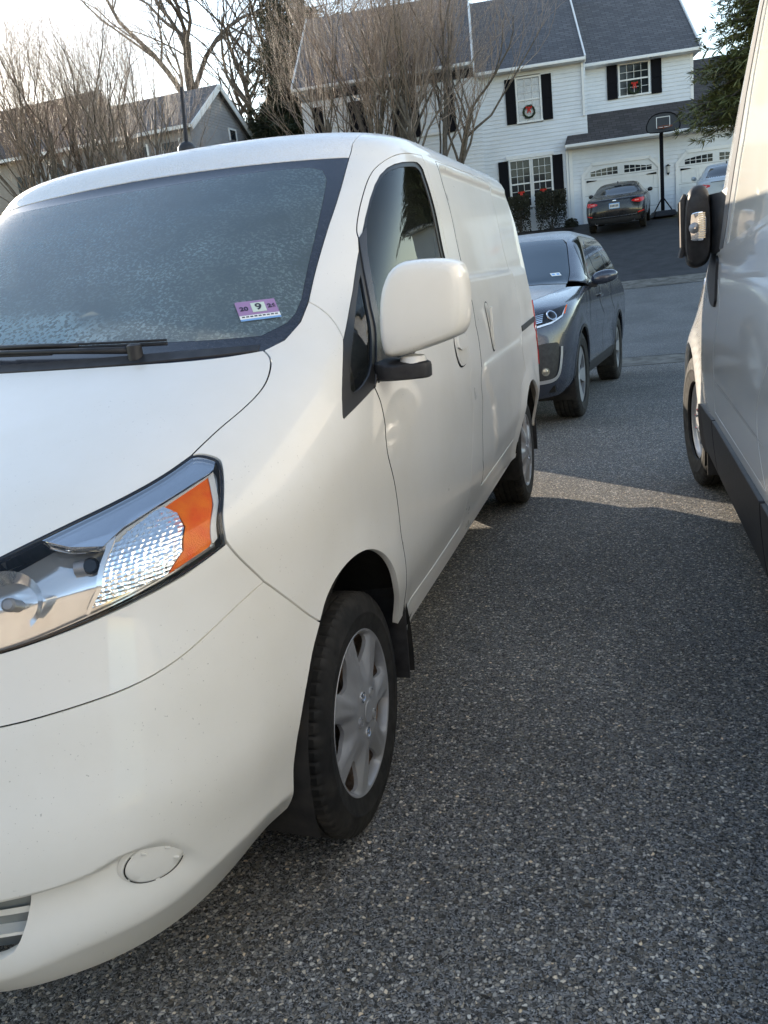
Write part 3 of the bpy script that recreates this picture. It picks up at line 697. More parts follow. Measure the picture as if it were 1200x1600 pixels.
for s in (1, -1):
    q = (lambda p: p) if s > 0 else mir
    fd = panel('fender', VAN, q(fender), M_WHITE, van, su=.022, sv=.018, rim=.016, gap=.0024)
    hr = q(smooth_poly([Y(*k) for k in ((1.225, 1.045), (1.235, 1.098), (1.30, 1.116), (1.40, 1.106), (1.435, 1.07), (1.425, 1.005), (1.37, .980), (1.255, .980))], 2))
    sh = q(smooth_poly([Y(*k) for k in ((1.925, 1.15), (1.95, 1.178), (2.005, 1.165), (2.025, 1.08), (2.02, .985), (1.985, .957), (1.945, .972), (1.93, 1.06))], 2))
    dr = panel('front_door', VAN, q(door_out), M_WHITE, van, holes=[q(seal)], su=.035, sv=.025, hgap=0, rim=.016, gap=.0026, rim_m=M_DARK)
    ring = panel('window_seal', VAN, q(seal), M_FRITTRIM, dr, holes=[q(glass)], su=.05, sv=.04, off=-.005, gap=0, rim=.006)
    gl = panel('window_pane', VAN, q(glass), M_GLASS, dr, su=.06, sv=.05, off=-.008, gap=0, rim=0)
    sail = q(smooth_poly([(1.055, 1.155), (1.10, 1.062)] + [Y(.40, 1.078), Y(.53, 1.100), Y(.50, 1.15), Y(.47, 1.205)], 1))
    panel('mirror_sail', VAN, sail, M_BLACK, dr, su=.03, sv=.02, off=.003, gap=0, rim=.006)
    bar = q([(.804, 1.437), (.826, 1.47), (.86, 1.40), (.95, 1.268), (1.05, 1.165), (1.09, 1.10), (1.101, 1.059), (1.03, 1.135), (.93, 1.25), (.86, 1.35)])
    panel('division_bar', VAN, bar, mat('dark_bar', (.04, .037, .036), .22) if s > 0 else MATS['dark_bar'], dr, su=.03, sv=.02, off=.003, gap=.001, rim=.008)
    qt = panel('quarter_trim', VAN, q(quarter), M_FRITTRIM, van, holes=[q(q_glass)], su=.03, sv=.025, off=-.001, hgap=0, rim=.012)
    panel('quarter_pane', VAN, q(q_glass), M_GLASS, qt, su=.04, sv=.04, off=-.006, gap=0, rim=0)
    fr = panel('side_frame', VAN, q(frame), M_WHITE, van, holes=[q(slider)], su=.045, sv=.03, rim=.016, gap=.0022, hgap=.003)
    sl = panel('sliding_door', VAN, q(slider), M_WHITE, van, su=.04, sv=.022, rim=.016, gap=.0035, rim_m=M_DARK)
    # handles: raised plates with a grip, cup shade painted as a darker panel
    def bowl(poly, dep):
        pc = np.asarray(poly); c_ = pc.mean(0); w_ = np.abs(pc - c_).max(0)
        return lambda u, v: -dep*np.clip(1 - ((u-c_[0])/w_[0])**4 - ((v-c_[1])/w_[1])**4, 0, 1)
    for nm, poly, par in (('door_handle', hr, dr), ('slider_handle', sh, sl)):
        hp = panel(nm, VAN, poly, M_WHITE, par, su=.02, sv=.015, off=.0035, gap=.004, rim=.004, st=.008)
        mb = MB(); oo = [tuple(k) for k in poly]; ribbon(mb, VAN, oo + [oo[0]], .006, .0012, .008); mb.build('handle_gap', M_DARK, hp)
        ins = inset_m(VAN, dense(poly, .008), .018)
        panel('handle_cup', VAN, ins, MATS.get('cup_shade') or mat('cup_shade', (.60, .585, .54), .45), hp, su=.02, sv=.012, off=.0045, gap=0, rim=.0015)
    panel('pull_flap', VAN, q(smooth_poly([Y(*k) for k in ((1.25, 1.040), (1.262, 1.09), (1.30, 1.100), (1.39, 1.092), (1.415, 1.06), (1.41, 1.040))], 1)), M_WHITE, dr, su=.02, sv=.015, off=.012, gap=0, rim=.008)
    mb = MB(); P = VAN.S(*q([Y(1.965, 1.07)])[0]); mb.box((P[0]+s*.010, P[1], P[2]), (.012, .022, .165)); mb.build('pull_grip', M_WHITE, hp, bevel=.004)
    # sliding-door rail on the rear quarter
    rl = q([Y(2.86, .965), Y(2.86, .995), Y(3.40, 1.007), Y(3.40, .977)])
    panel('door_rail', VAN, rl, M_BLACK, fr, su=.05, sv=.02, off=.004, gap=0, rim=.01)
    # tail lamp wrapping the rear corner
    um_ = lambda v: float(VAN.umax(v))
    tl = q([(um_(.72)-1.12, .72), (um_(.72)-.55, .72), (um_(1.1)-.55, 1.10), (um_(1.1)-1.12, 1.10)])
    panel('tail_light', VAN, tl, mat('tail_red', (.45, .01, .012), .15, coat=1) if s > 0 else MATS['tail_red'], van, su=.05, sv=.04, off=.006, gap=0, rim=.008)
    # gap backing
    mb = MB()
    for L in (door_out + door_out[:1], slider + slider[:1], BUMPSEAM, HOODSIDE, PILSEAM, DITCH, CREASE, DOORF):
        ribbon(mb, VAN, q(L), .03, -.017, .03)
    mb.build('gap_backing', M_DARK, fr)
    # wheel wells
    for (ya, arch) in ((0.0, .39), (2.925, .39)):
        mb = MB(); A = np.linspace(-.25, PI+.25, 26); xs = [.50, .62, .74, .848]
        V_ = [(s*x, ya + (arch + (.0 if x > .8 else .012*math.sin(9*t)))*math.cos(t), .315 + arch*math.sin(t)) for x in xs for t in A]; n = len(A)
        mb.add(V_, [(j*n+i, j*n+i+1, (j+1)*n+i+1, (j+1)*n+i) for j in range(3) for i in range(n-1)])
        mb.add([(s*.50, ya + .42*math.cos(t), .315 + .42*math.sin(t)) for t in np.linspace(0, 2*PI, 24, endpoint=False)], [tuple(range(24))])
        mb.build('wheel_liner', M_LINER, van, smooth=True)
    for ya in (.355, 3.315):
        mb = MB(); mb.box((s*.782, ya-.012, .355), (.135, .010, .27), (R(-7), 0, 0)); mb.box((s*.782, ya-.004, .475), (.13, .016, .03), (R(-7), 0, 0)); mf = mb.build('mud_flap', M_BLACK, van, bevel=.004)
    wheel_van(van, (s*.742, 0, .298), .010, flip=s < 0, spin=.35 if s > 0 else 1.2)
    wheel_van(van, (s*.752, 2.925, .298), 0, flip=s < 0, spin=.9)
    # sill flange and arch lips
    mb = MB(); ribbon(mb, VAN, q([Y(.35, .352), Y(1.0, .350), Y(1.8, .356), Y(2.52, .362)]), .02, .007, .03); mb.build('sill_flange', M_WHITE, fr, smooth=True)
# roof
roof_half = [(0, 1.703)] + WS_TOP[1:] + DITCH[1:] + rear_edge(vr, 1.9595, 22)[1:]
roof_out = roof_half + [(-a, b) for a, b in roof_half[::-1]][:-1]
roof = panel('roof', VAN, roof_out, M_ROOF, van, su=.03, sv=.0045, rim=.010, gap=.0012, st=.02)
# windshield
ws_half = WS_TOP + WS_SIDE[1:] + HOODREAR[1:]
ws_out = ws_half + [(-a, b) for a, b in ws_half[::-1] if abs(a) > 1e-6]
wi_half = [(0, 1.668), (.224, 1.667), (.44, 1.668), (.56, 1.664), (.605, 1.650), (.627, 1.62), (.652, 1.432), (.665, 1.298), (.660, 1.268), (.646, 1.248), (.594, 1.227), (.492, 1.232), (.307, 1.246), (0, 1.259)]
wi = wi_half + [(-a, b) for a, b in wi_half[::-1] if abs(a) > 1e-6]
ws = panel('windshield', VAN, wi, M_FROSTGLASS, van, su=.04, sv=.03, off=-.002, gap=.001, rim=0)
M_FRIT = vary(mat('frit_band', (.02, .022, .032), .18, coat=.3), (.014, .016, .024), (.03, .034, .046), 90)
panel('frit_band', VAN, ws_out, M_FRIT, ws, holes=[wi], su=.05, sv=.04, off=-.002, gap=.0005, hgap=0, rim=.004)
# cowl under the wipers
cowl = sym([(0, 1.212), (.3, 1.203), (.6, 1.196), (.60, 1.207), (.45, 1.215), (0, 1.226)])
panel('cowl', VAN, cowl, M_BLACK, van, su=.03, sv=.01, off=.002, gap=0, rim=.01)
def on(u, v, off=0): return VAN.S(u, v) + VAN.N(u, v) * off
for nm, u0, u1, v0, v1 in (('wiper', -.30, .36, 1.252, 1.218), ('wiper', .42, -.10, 1.222, 1.256)):
    wp = bpy.data.objects.new('wiper', None); COL.objects.link(wp); wp.parent = van
    pts = [on(u0 + (u1-u0)*t, v0 + (v1-v0)*t, .016) for t in np.linspace(0, .72, 8)]
    mb = MB(); mb.tube(pts, .0045, 6); mb.tube([p + np.array([0, 0, .008]) for p in pts], .003, 6); mb.build('blade', M_BLACK, wp)
    pts = [on(u0 + (u1-u0)*t, v0 + (v1-v0)*t, o_) for t, o_ in ((.36, .02), (.5, .024), (.8, .020), (1.0, .014))]
    mb = MB(); mb.tube(pts, [.0045, .0055, .0065, .009], 8); mb.build('arm', M_BLACK, wp, smooth=True)
    mb = MB(); p = on(u1, v1, .012); mb.lathe([(-.02, .018), (.012, .017), (.016, .010), (.016, 0)], 'Z', 16, tuple(p)); mb.build('pivot', M_BLACK, wp, auto=.5)
# antenna
P = on(.04, 1.826); an = bpy.data.objects.new('antenna', None); COL.objects.link(an); an.parent = van; an.location = tuple(P)
mb = MB(); mb.lathe([(-.006, .030), (.004, .031), (.014, .028), (.024, .019), (.029, .008), (.030, 0)], 'Z', 20); mb.build('base', M_BLACK, an, smooth=True)
mb = MB(); ax = Vector((.02, .12, 1)).normalized(); mb.tube([ax*(.02 + .0031*i) for i in range(60)], [(.0085 if i % 2 else .0066) * (1 - .3*i/60) for i in range(60)], 8); mb.build('mast', M_BLACK, an)
# sticker on the windshield
def text_obj(name, s, size, m, parent, loc, rot, ext=.0004, ax='CENTER', bold=0):
    cu = bpy.data.curves.new(name, 'FONT'); cu.body = s; cu.size = size; cu.align_x = ax; cu.align_y = 'CENTER'; cu.extrude = ext; cu.offset = bold
    o = bpy.data.objects.new(name, cu); COL.objects.link(o)
    dg = bpy.context.evaluated_depsgraph_get(); me = bpy.data.meshes.new_from_object(o.evaluated_get(dg)); bpy.data.objects.remove(o)
    o = bpy.data.objects.new(name, me); COL.objects.link(o); me.materials.clear(); me.materials.append(m)
    o.parent = parent
    if isinstance(rot, Matrix): o.matrix_local = Matrix.Translation(loc) @ rot.to_4x4()
    else: o.location = loc; o.rotation_euler = rot
    return o
# headlights
def prism_chrome(name, col=(.9, .9, .9), sx=70, sy=140, strength=.9):
    m = mat(name, col, .05, 1); t = NT(m); co = t.obj()
    mp = t.add('ShaderNodeMapping', _Vector=co); mp.inputs['Scale'].default_value = (sx, sx*.7, sy); mp.inputs['Rotation'].default_value = (.2, .3, .4)
    v = t.add('ShaderNodeTexVoronoi', _Vector=mp.outputs[0], _Scale=1.0, _Randomness=.25)
    w = t.add('ShaderNodeTexWave', _Vector=co, _Scale=38, _Distortion=1.5)
    t.l.new(t.bump(t.math('ADD', v.outputs[0], t.math('MULTIPLY', w.outputs[1], .25)), strength, .012), bsdf(m).inputs['Normal'])
    return m
M_PRISM = prism_chrome('prism_reflector', (.95, .95, .93), 75, 150, .28)
M_AMBER = mat('amber_lens', (.95, .16, .004), .45, spec=.25); t = NT(M_AMBER)
vv = t.add('ShaderNodeTexVoronoi', _Vector=t.obj(), _Scale=420); t.l.new(t.bump(vv.outputs[0], .5, .001), bsdf(M_AMBER).inputs['Normal'])
t.l.new(t.mix(t.ramp(t.noise(t.obj(), 26, 3), [(.35, 0.0), (.7, 1.0)]), (.92, .11, .003), (1.0, .22, .006)), bsdf(M_AMBER).inputs['Base Color'])
M_HOUSING = mat('lamp_housing_silver', (.90, .90, .88), .09, .72)
TS = [(.591, .978), (.623, .965), (.653, .943), (.678, .903), (.666, .868), (.609, .858), (.552, .842), (.562, .874), (.549, .932), (.546, .949), (.562, .969)]
AMB = [(.591, .978), (.634, 1.012), (.675, .971), (.729, .907), (.727, .894), (.666, .868), (.678, .903), (.654, .943), (.623, .965)]
BAND = [(.440, .9585), (.462, .9685), (.515, .9905), (.557, 1.0125), (.586, 1.0355), (.602, 1.0355), (.634, 1.0235), (.640, 1.012), (.636, 1.008), (.584, .979), (.551, .958), (.540, .938), (.49, .945)]
HL = HL_TOP + HL_R + HL_BOT
for s in (1, -1):
    q = (lambda p: p) if s > 0 else mir
    hl = bpy.data.objects.new('headlight', None); COL.objects.link(hl); hl.parent = van
    inn = inset_m(VAN, dense(HL, .01), .0045)
    panel('lens', VAN, q(HL), M_LENS, hl, su=.025, sv=.02, off=.002, gap=.0015, rim=0)
    panel('gasket', VAN, q(HL), M_GLOSSBLK, hl, holes=[q(inn)], su=.04, sv=.03, off=-.001, gap=.0012, hgap=0, rim=.010)
    panel('housing', VAN, q(inset(dense(HL, .02), .003)), M_HOUSING, hl, su=.02, sv=.014, off=-.034, gap=0, rim=0,
          offf=lambda u, v: -.045*np.exp(-(((np.abs(u)-.455)/.085)**2 + ((v-.885)/.055)**2)))
    panel('chrome_band', VAN, q(BAND), M_CHROME, hl, su=.015, sv=.01, off=-.003, gap=0, rim=.02)
    for (ua, va, ub, vb) in ((.495, .976, .539, .953), (.510, .983, .543, .965), (.518, .990, .547, .974)):
        mb = MB(); ribbon(mb, VAN, q([(ua, va), (ub, vb)]), .0022, -.004, .01); mb.build('band_rib', M_SILVER, hl)
    panel('band_edge', VAN, q([(.542, .942), (.551, .962), (.584, .983), (.627, 1.014), (.640, 1.012), (.690, .965), (.735, .905), (.731, .899), (.728, .9), (.684, .962), (.636, 1.007), (.588, .977), (.557, .957), (.548, .940)]), mat('lamp_white', (.72, .72, .69), .25) if s > 0 else MATS['lamp_white'], hl, su=.02, sv=.01, off=-.010, gap=0, rim=.01)
    panel('amber_reflector', VAN, q(AMB), M_AMBER, hl, su=.012, sv=.01, off=-.014, gap=.001, rim=.015)
    panel('turn_lens', VAN, q(TS), M_PRISM, hl, su=.01, sv=.008, off=-.016, gap=.0012, rim=.02, offf=lambda u, v: .008*np.sin(np.clip((np.abs(u)-.54)/.13, 0, 1)*PI))
    edge = [(.540, .945), (.546, .932), (.558, .874), (.548, .838), (.553, .836), (.566, .874), (.553, .935), (.548, .950)]
    panel('turn_lens_edge', VAN, q(edge), M_HOUSING, hl, su=.012, sv=.01, off=-.006, gap=0, rim=.02)
    # main reflector bowl, bulb shield
    c0 = VAN.S(s*.432, .880); n0 = VAN.N(s*.432, .880); nn = Vector(n0); side = Vector((0, 0, 1)).cross(nn).normalized(); up = nn.cross(side)
    rm = Matrix((side, up, nn)).transposed()
    bo = bpy.data.objects.new('reflector_bowl', None); COL.objects.link(bo); bo.parent = hl; bo.matrix_local = Matrix.Translation(Vector(c0) - nn*.010) @ rm.to_4x4()
    # half-round reflector hood around the bulb, and the bulb with its capped tip
    A = np.linspace(-.9, 1.9, 26); V_ = [((.062 - .020*k)*math.cos(t), (.062 - .020*k)*math.sin(t)*.9, -.006 - .034*k) for k in (0, .35, .7, 1) for t in A]; n = len(A)
    mb = MB(); mb.add(V_, [(j*n+i, j*n+i+1, (j+1)*n+i+1, (j+1)*n+i) for j in range(3) for i in range(n-1)]); mb.build('reflector_hood', M_CHROME, bo, smooth=True)
    mb = MB(); mb.lathe([(-.075, .012), (-.040, .010), (-.034, .012), (-.020, .012), (-.016, .008), (-.015, 0)], 'Z', 24); mb.build('bulb', M_SILVER, bo, auto=.5)
    # small adjuster boss between the two chambers
    c1 = VAN.S(s*.527, .918); ps = Vector(c1) - nn*.05
    mb = MB(); mb.tube([ps - side*.035*s*0 - up*.0, ps + side*s*-.03], [.016, .013], 16); mb.build('side_boss', M_SILVER, hl, auto=.6)
    mb = MB(); mb.tube([ps + nn*.01, ps + nn*.016], [.015, .011], 18); mb.build('boss_ring', M_GLOSSBLK, hl, auto=.6)
# door mirrors
def rounded(poly, it=3): return smooth_poly(poly, it)
for s in (1, -1):
    mr = bpy.data.objects.new('door_mirror', None); COL.objects.link(mr); mr.parent = van
    # housing: outline in XZ (seen from the front), domed toward -Y
    out = np.array([.985, 1.24]) + .955*(-np.array([.985, 1.24]) + rounded([(.872, 1.215), (.886, 1.300), (.925, 1.362), (1.00, 1.364), (1.082, 1.352), (1.100, 1.325), (1.104, 1.235), (1.090, 1.165), (1.045, 1.148), (.95, 1.126), (.882, 1.116), (.870, 1.150)], 2))
    c = out.mean(0); rings = [(1.0, .085), (1.0, .034), (.990, .014), (.965, -.004), (.925, -.017), (.885, -.023), (.80, -.026), (.55, -.029), (.2, -.030)]
    V_, F_ = [], []; n = len(out)
    for k, dy in rings:
        for p in out:
            w = c + (p - c)*k; V_.append((s*w[0], .335 + dy + .16*(w[0]-c[0])*(1 if dy < .06 else .3), w[1]))
    for i in range(len(rings)-1):
        for j in range(n): F_.append((i*n+j, i*n+(j+1) % n, (i+1)*n+(j+1) % n, (i+1)*n+j))
    F_.append(tuple((len(rings)-1)*n + j for j in range(n)))
    mb = MB(); mb.add(V_, F_); mb.build('housing', M_WHITE, mr, smooth=True)
    mb = MB(); mb.add([(s*(c + (p-c)*.97)[0], .413 + .05*(p[0]-c[0]), (c + (p-c)*.97)[1]) for p in out], [tuple(range(n))]); mb.build('mirror_glass', M_CHROME, mr)
    mb = MB(); base = [(.838, .345), (.86, .30), (.985, .315), (1.0, .345), (.985, .375), (.90, .43), (.838, .46)]
    pb = rounded(base, 2); nb = len(pb)
    lev = [(1.068, .90), (1.072, .98), (1.098, 1.0), (1.106, .97), (1.110, .88)]; cb = pb.mean(0)
    mb.add([(s*(cb + (p-cb)*k)[0], (cb + (p-cb)*k)[1], z + .10*max(0, .92-p[0])*(1 if z > 1.09 else .2)) for z, k in lev for p in pb],
           [(i*nb+j, i*nb+(j+1) % nb, (i+1)*nb+(j+1) % nb, (i+1)*nb+j) for i in range(len(lev)-1) for j in range(nb)] + [tuple(range(nb)), tuple((len(lev)-1)*nb+j for j in range(nb))])
    mb.build('arm', M_BLACK, mr, auto=.7)
    mb = MB(); mb.lathe([(1.106, .036), (1.116, .034), (1.124, .030), (1.13, .0)], 'Z', 24, (s*.948, .352, 0)); mb.build('pivot_collar', M_WHITE, mr, auto=.6)
# interior
M_DASH = vary(mat('dash_grey', (.20, .21, .20), .7), (.20, .21, .20), (.27, .27, .25), 20)
inter = bpy.data.objects.new('interior', None); COL.objects.link(inter); inter.parent = van
mb = MB(); xs = np.linspace(-.70, .70, 15)
prof = [(.02, 1.17), (.12, 1.19), (.28, 1.18), (.42, 1.175), (.50, 1.15), (.53, 1.08), (.52, .8), (.5, .5)]
V_ = [(x, y + .12*(x/.7)**2*(1 if i < 3 else .4), z - .03*(abs(x) > .6)) for i, (y, z) in enumerate(prof) for x in xs]; n = len(xs)
mb.add(V_, [(i*n+j, i*n+j+1, (i+1)*n+j+1, (i+1)*n+j) for i in range(len(prof)-1) for j in range(n-1)]); mb.build('dashboard', M_DASH, inter, smooth=True)
mb = MB(); mb.lathe([(-.015, .185), (.0, .20), (.015, .185), (0, .17)], 'Y', 32, (.36, .0, 0), close=True)
sw = mb.build('steering_wheel', M_BLACK, inter, smooth=True); sw.location = (0, .64, 1.10); sw.rotation_euler = (R(28), 0, 0)
M_SEAT = vary(mat('seat_fabric', (.05, .05, .055), .95), (.04, .04, .045), (.075, .072, .07), 60)
for x in (.36, -.36):
    mb = MB(); mb.box((x, .95, .70), (.50, .50, .16)); mb.box((x, 1.20, 1.02), (.48, .14, .62), (R(12), 0, 0)); mb.box((x, 1.30, 1.43), (.27, .10, .20), (R(8), 0, 0)); mb.build('seat', M_SEAT, inter, bevel=.03, seg=3)
mb = MB(); mb.box((0, 1.52, 1.05), (1.50, .02, 1.36)); mb.build('bulkhead', mat('bulkhead_grey', (.22, .22, .21), .7), inter)
mb = MB(); mb.box((0, 1.0, .42), (1.5, 1.1, .04)); mb.build('floor_mat', M_DARK, inter)
mb = MB(); mb.box((0, 1.25, 1.70), (1.24, .56, .012)); mb.build('headliner', mat('headliner', (.30, .29, .27), .9), inter)
for x in (-.34, .36):
    mb = MB(); mb.box((x, .86, 1.615), (.44, .15, .018), (R(32), 0, 0)); mb.build('sun_visor', mat('visor', (.28, .26, .24), .9) if x < 0 else MATS['visor'], inter, bevel=.006)
mb = MB()
for i in range(3): mb.box((.10 + .02*i, .17 + .015*i, 1.197 + .006*i), (.24, .10, .006), (R(4), R(-3 + 2*i), .25 - .2*i))
mb.build('paper_pile', mat('paper', (.62, .62, .56), .8), inter)
mb = MB(); mb.box((0, 1.45, .335), (1.40, 3.3, .03)); mb.box((0, -.30, .30), (1.0, .5, .02)); mb.build('underbody', M_DARK, van)
# registration sticker
def sv_frame(u, v, off):
    p = VAN.S(u, v); n = Vector(VAN.N(u, v)); e = Vector(VAN.S(u+.01, v)) - Vector(VAN.S(u-.01, v)); e.normalize()
    up = n.cross(e).normalized(); return Vector(p) + n*off, Matrix((e, up, n)).transposed()
p0, rm = sv_frame(.568, 1.283, .0006)
stk = bpy.data.objects.new('inspection_sticker', None); COL.objects.link(stk); stk.parent = ws; stk.matrix_local = Matrix.Translation(p0) @ rm.to_4x4()
def card(name, cx, cy, w, h, z, m, par): mb = MB(); mb.box((cx, cy, z), (w, h, .0006)); return mb.build(name, m, par)
M_STK = {k: mat('sticker_' + k, c, .5) for k, c in dict(purple=(.36, .22, .40), white=(.85, .86, .82), blue=(.22, .42, .72), ink=(.03, .03, .05), green=(.62, .72, .62)).items()}
card('backing', 0, .010, .098, .056, .0, M_STK['purple'], stk); card('lower_strip', 0, -.024, .098, .014, .0003, M_STK['white'], stk); card('blue_strip', 0, -.034, .098, .007, .0003, M_STK['blue'], stk)
card('month_box', .004, .010, .034, .036, .0010, M_STK['green'], stk)
text_obj('lettering', '9', .034, M_STK['ink'], stk, (.004, .010, .0018), (0, 0, 0), bold=.0006)
text_obj('lettering', '20', .021, M_STK['ink'], stk, (-.032, .008, .0010), (0, 0, 0), bold=.0005); text_obj('lettering', '26', .021, M_STK['ink'], stk, (.036, .010, .0010), (0, 0, 0), bold=.0005)
for i in range(9): card('small_print', -.040 + .010*i, -.023, .007, .004, .0009, M_STK['ink'], stk)
# interior edge of body
# ------------------------------------------------------------------ tall white van on the right
PM = Body([(.20,.20,-.86,.94,.5,3),(.35,.35,-.95,1.0,.6,3),(.60,.60,-.98,1.022,.7,3),(.80,.80,-.95,1.025,.95,2.8),(.90,.90,-.93,1.025,1.25,2.7),(1.05,1.05,-.86,1.022,1.7,2.6),(1.15,1.15,-.72,1.018,1.75,2.6),(1.28,1.28,-.46,1.010,1.65,2.6),(1.38,1.38,-.25,1.002,1.55,2.7),(1.6,1.6,.05,.985,1.50,2.8),(1.9,1.9,.42,.960,1.45,2.8),(2.2,2.2,.80,.925,1.35,2.8),(2.33,2.33,.98,.89,1.25,2.8),(2.42,2.42,1.15,.83,1.1,2.7),(2.48,2.48,1.5,.71,1.0,2.5),(2.51,2.51,2.0,.5,.7,2.3),(2.52,2.52,2.6,.1,.2,2),(2.525,2.522,2.75,.004,.02,2)],
          [(.2,4.9,.15,4),(2.3,4.85,.2,4),(2.45,4.75,.2,4),(2.51,4.3,.2,3),(2.52,3.2,.1,2),(2.525,2.8,.02,2)],
          lambda x, y, z, v: (x + .020*(1-sstep(.42, .56, np.hypot(y-.02, z-.36)))*sstep(.6, .9, x) - .010*sstep(.585, .60, z)*(1-sstep(.66, .70, z))*(x > .6)*0, y, z))
tv = thing('tall_cargo_van', 'tall white cargo van cut off by the right edge with black folded mirror', 'van', (2.765, 3.22, 0), PI + R(2.2))
def PY(y, v): return PM.uv_yz(y, v)
def p_arc(yc, zc, r, a0, a1, n=16): return [PY(yc + r*math.cos(t), zc + r*math.sin(t)) for t in np.linspace(a0, a1, n)]
def p_rear(v0, v1, n=14): return [(float(PM.umax(v)), v) for v in np.linspace(v0, v1, n)]
belt = [PY(1.10, 1.262), PY(1.25, 1.270), PY(1.8, 1.315), PY(2.32, 1.36)]
win = [PY(1.36, 1.30), PY(1.8, 1.335), PY(2.28, 1.375), PY(2.29, 1.8), PY(2.27, 2.06), PY(2.0, 2.08), PY(1.86, 2.03), PY(1.70, 1.82), PY(1.54, 1.58), PY(1.42, 1.40)]
strip_p = [PY(1.155, 1.28), PY(1.255, 1.285), PY(1.33, 1.42), PY(1.42, 1.56), PY(1.58, 1.78), PY(1.75, 1.98), PY(1.88, 2.10), PY(1.79, 2.12), PY(1.60, 1.98), PY(1.44, 1.79), PY(1.29, 1.57), PY(1.21, 1.42)]
M_FOGPANE = mat('fogged_side_glass', (.66, .64, .58), .22, coat=.6)
for s in (1, -1):
    q = (lambda p: p) if s > 0 else mir
    dr_out = [PY(1.06, .60), PY(1.05, .75), PY(1.07, .916), PY(1.20, 1.02), PY(1.23, 1.058), PY(1.12, 1.18), PY(1.10, 1.262), PY(1.21, 1.42), PY(1.29, 1.57), PY(1.44, 1.79), PY(1.60, 1.98), PY(1.79, 2.14), PY(2.1, 2.17), PY(2.36, 2.17), PY(2.365, 1.8), PY(2.36, 1.2), PY(2.36, .60)]
    arch = p_arc(.02, .36, .44, PI - .05, .05)
    body = [(0, .30), (.6, .31), PY(-.43, .33)] + arch + [PY(.47, .29), PY(2.0, .285), PY(3.0, .29)] + p_arc(3.45, .36, .44, PI-.05, .05) + [PY(3.95, .30)] + p_rear(.30, 2.5245, 30) + [(0, 2.5245)] + [(0, v) for v in np.linspace(2.4, .4, 12)]
    panel('body_side', PM, q(body), M_WHITE2, tv, holes=[q(dr_out)], su=.05, sv=.035, rim=.02, gap=0, hgap=.0025)
    d = panel('front_door', PM, q(dr_out), M_WHITE2, tv, holes=[q(win)], su=.05, sv=.04, rim=.02, gap=.0025, hgap=0)
    panel('window_pane', PM, q(win), M_FOGPANE, d, su=.08, sv=.06, off=-.004, gap=.001, rim=0)
    panel('window_channel', PM, q(strip_p), mat('channel_grey', (.16, .16, .165), .35) if s > 0 else MATS['channel_grey'], d, su=.05, sv=.04, off=.003, gap=.001, rim=.006)
    mb = MB(); ribbon(mb, PM, q(belt), .012, .006, .03); mb.build('belt_moulding', M_CHROME if False else M_WHITE2, d)
    mb = MB(); ribbon(mb, PM, q([PY(1.10, .735), PY(1.6, .735), PY(2.0, .73), PY(2.3, .725)]), .003, .001, .03); mb.build('press_line', M_SILVER, d)
    # black corner cap where the mirror foot sits
    capp = smooth_poly([PY(.88, 1.275), PY(.80, 1.20), PY(.83, 1.10), PY(.97, 1.055), PY(1.13, 1.05), PY(1.125, 1.16), PY(1.10, 1.27)], 1)
    panel('corner_cap', PM, q(capp), M_BLACK, tv, su=.03, sv=.025, off=.010, gap=0, rim=.012)
    # lower cladding in three lengths
    for ya, yb in ((.49, 1.05), (1.065, 2.335), (2.35, 3.0)):
        panel('sill_cladding', PM, q([PY(ya, .305), PY(yb, .305), PY(yb, .565), PY(ya, .565 if ya > .6 else .545)]), M_BLACK, tv, su=.06, sv=.03, off=.016, gap=.002, rim=.016)
    lip = [PY(.02 + r*math.cos(t), .36 + r*math.sin(t)) for r, ts in ((.44, np.linspace(PI+.02, -.02, 18)), (.50, np.linspace(-.02, PI+.02, 18))) for t in ts]
    for i in range(3):
        mb = MB(); A = np.linspace(-.35, PI+.3, 24); xs = [.70, .82, .94, 1.01]
        V_ = [(s*x, .02 + .45*math.cos(t), .36 + .45*math.sin(t)) for x in xs for t in A]; n = len(A)
        if i == 0:
            mb.add(V_, [(j*n+k, j*n+k+1, (j+1)*n+k+1, (j+1)*n+k) for j in range(3) for k in range(n-1)]); mb.build('wheel_liner', M_LINER, tv, smooth=True)
    mb = MB(); mb.box((s*.88, .475, .34), (.24, .012, .34), (R(6), 0, 0)); mb.build('mud_flap', M_BLACK, tv)
    for ya in (0.0, 3.45):
        w = bpy.data.objects.new('wheel', None); COL.objects.link(w); w.parent = tv; w.location = (s*.915, ya, .362); w.rotation_euler = (.3, 0, (R(6) if ya == 0 else 0) + (PI if s < 0 else 0))
        make_tyre('tyre', .364, .215, .225, M_RUBBER, w, blocks=56)
        hl_ = [smooth_poly(rot2([(.13, -.018), (.165, -.022), (.17, 0), (.165, .022), (.13, .018), (.126, 0)], 2*PI*k/8), 1) for k in range(8)]
        polar_panel('wheel_disc', lambda r, ph: .060 + .018*sstep(.02, .09, r)*(1-sstep(.1, .15, r)) + .022*sstep(.18, .21, r), 0, .216, hl_, M_SILVER, w, su=.012)
        for k in range(5):
            mb = MB(); mb.lathe([(.06, .013), (.090, .011), (.094, .006), (.094, 0)], 'X', 6, (0, .06*math.cos(k*2*PI/5), .06*math.sin(k*2*PI/5))); mb.build('lug_nut', M_CHROME, w)
    hlp = q(smooth_poly([(.75, .98), (.90, .97), (1.0, 1.02), (1.0, 1.12), (.9, 1.16), (.78, 1.10)], 2))
    panel('headlight', PM, hlp, mat('lamp_smoke', (.5, .5, .52), .1, .6) if s > 0 else MATS['lamp_smoke'], tv, su=.04, sv=.03, off=.004, gap=0, rim=.01)
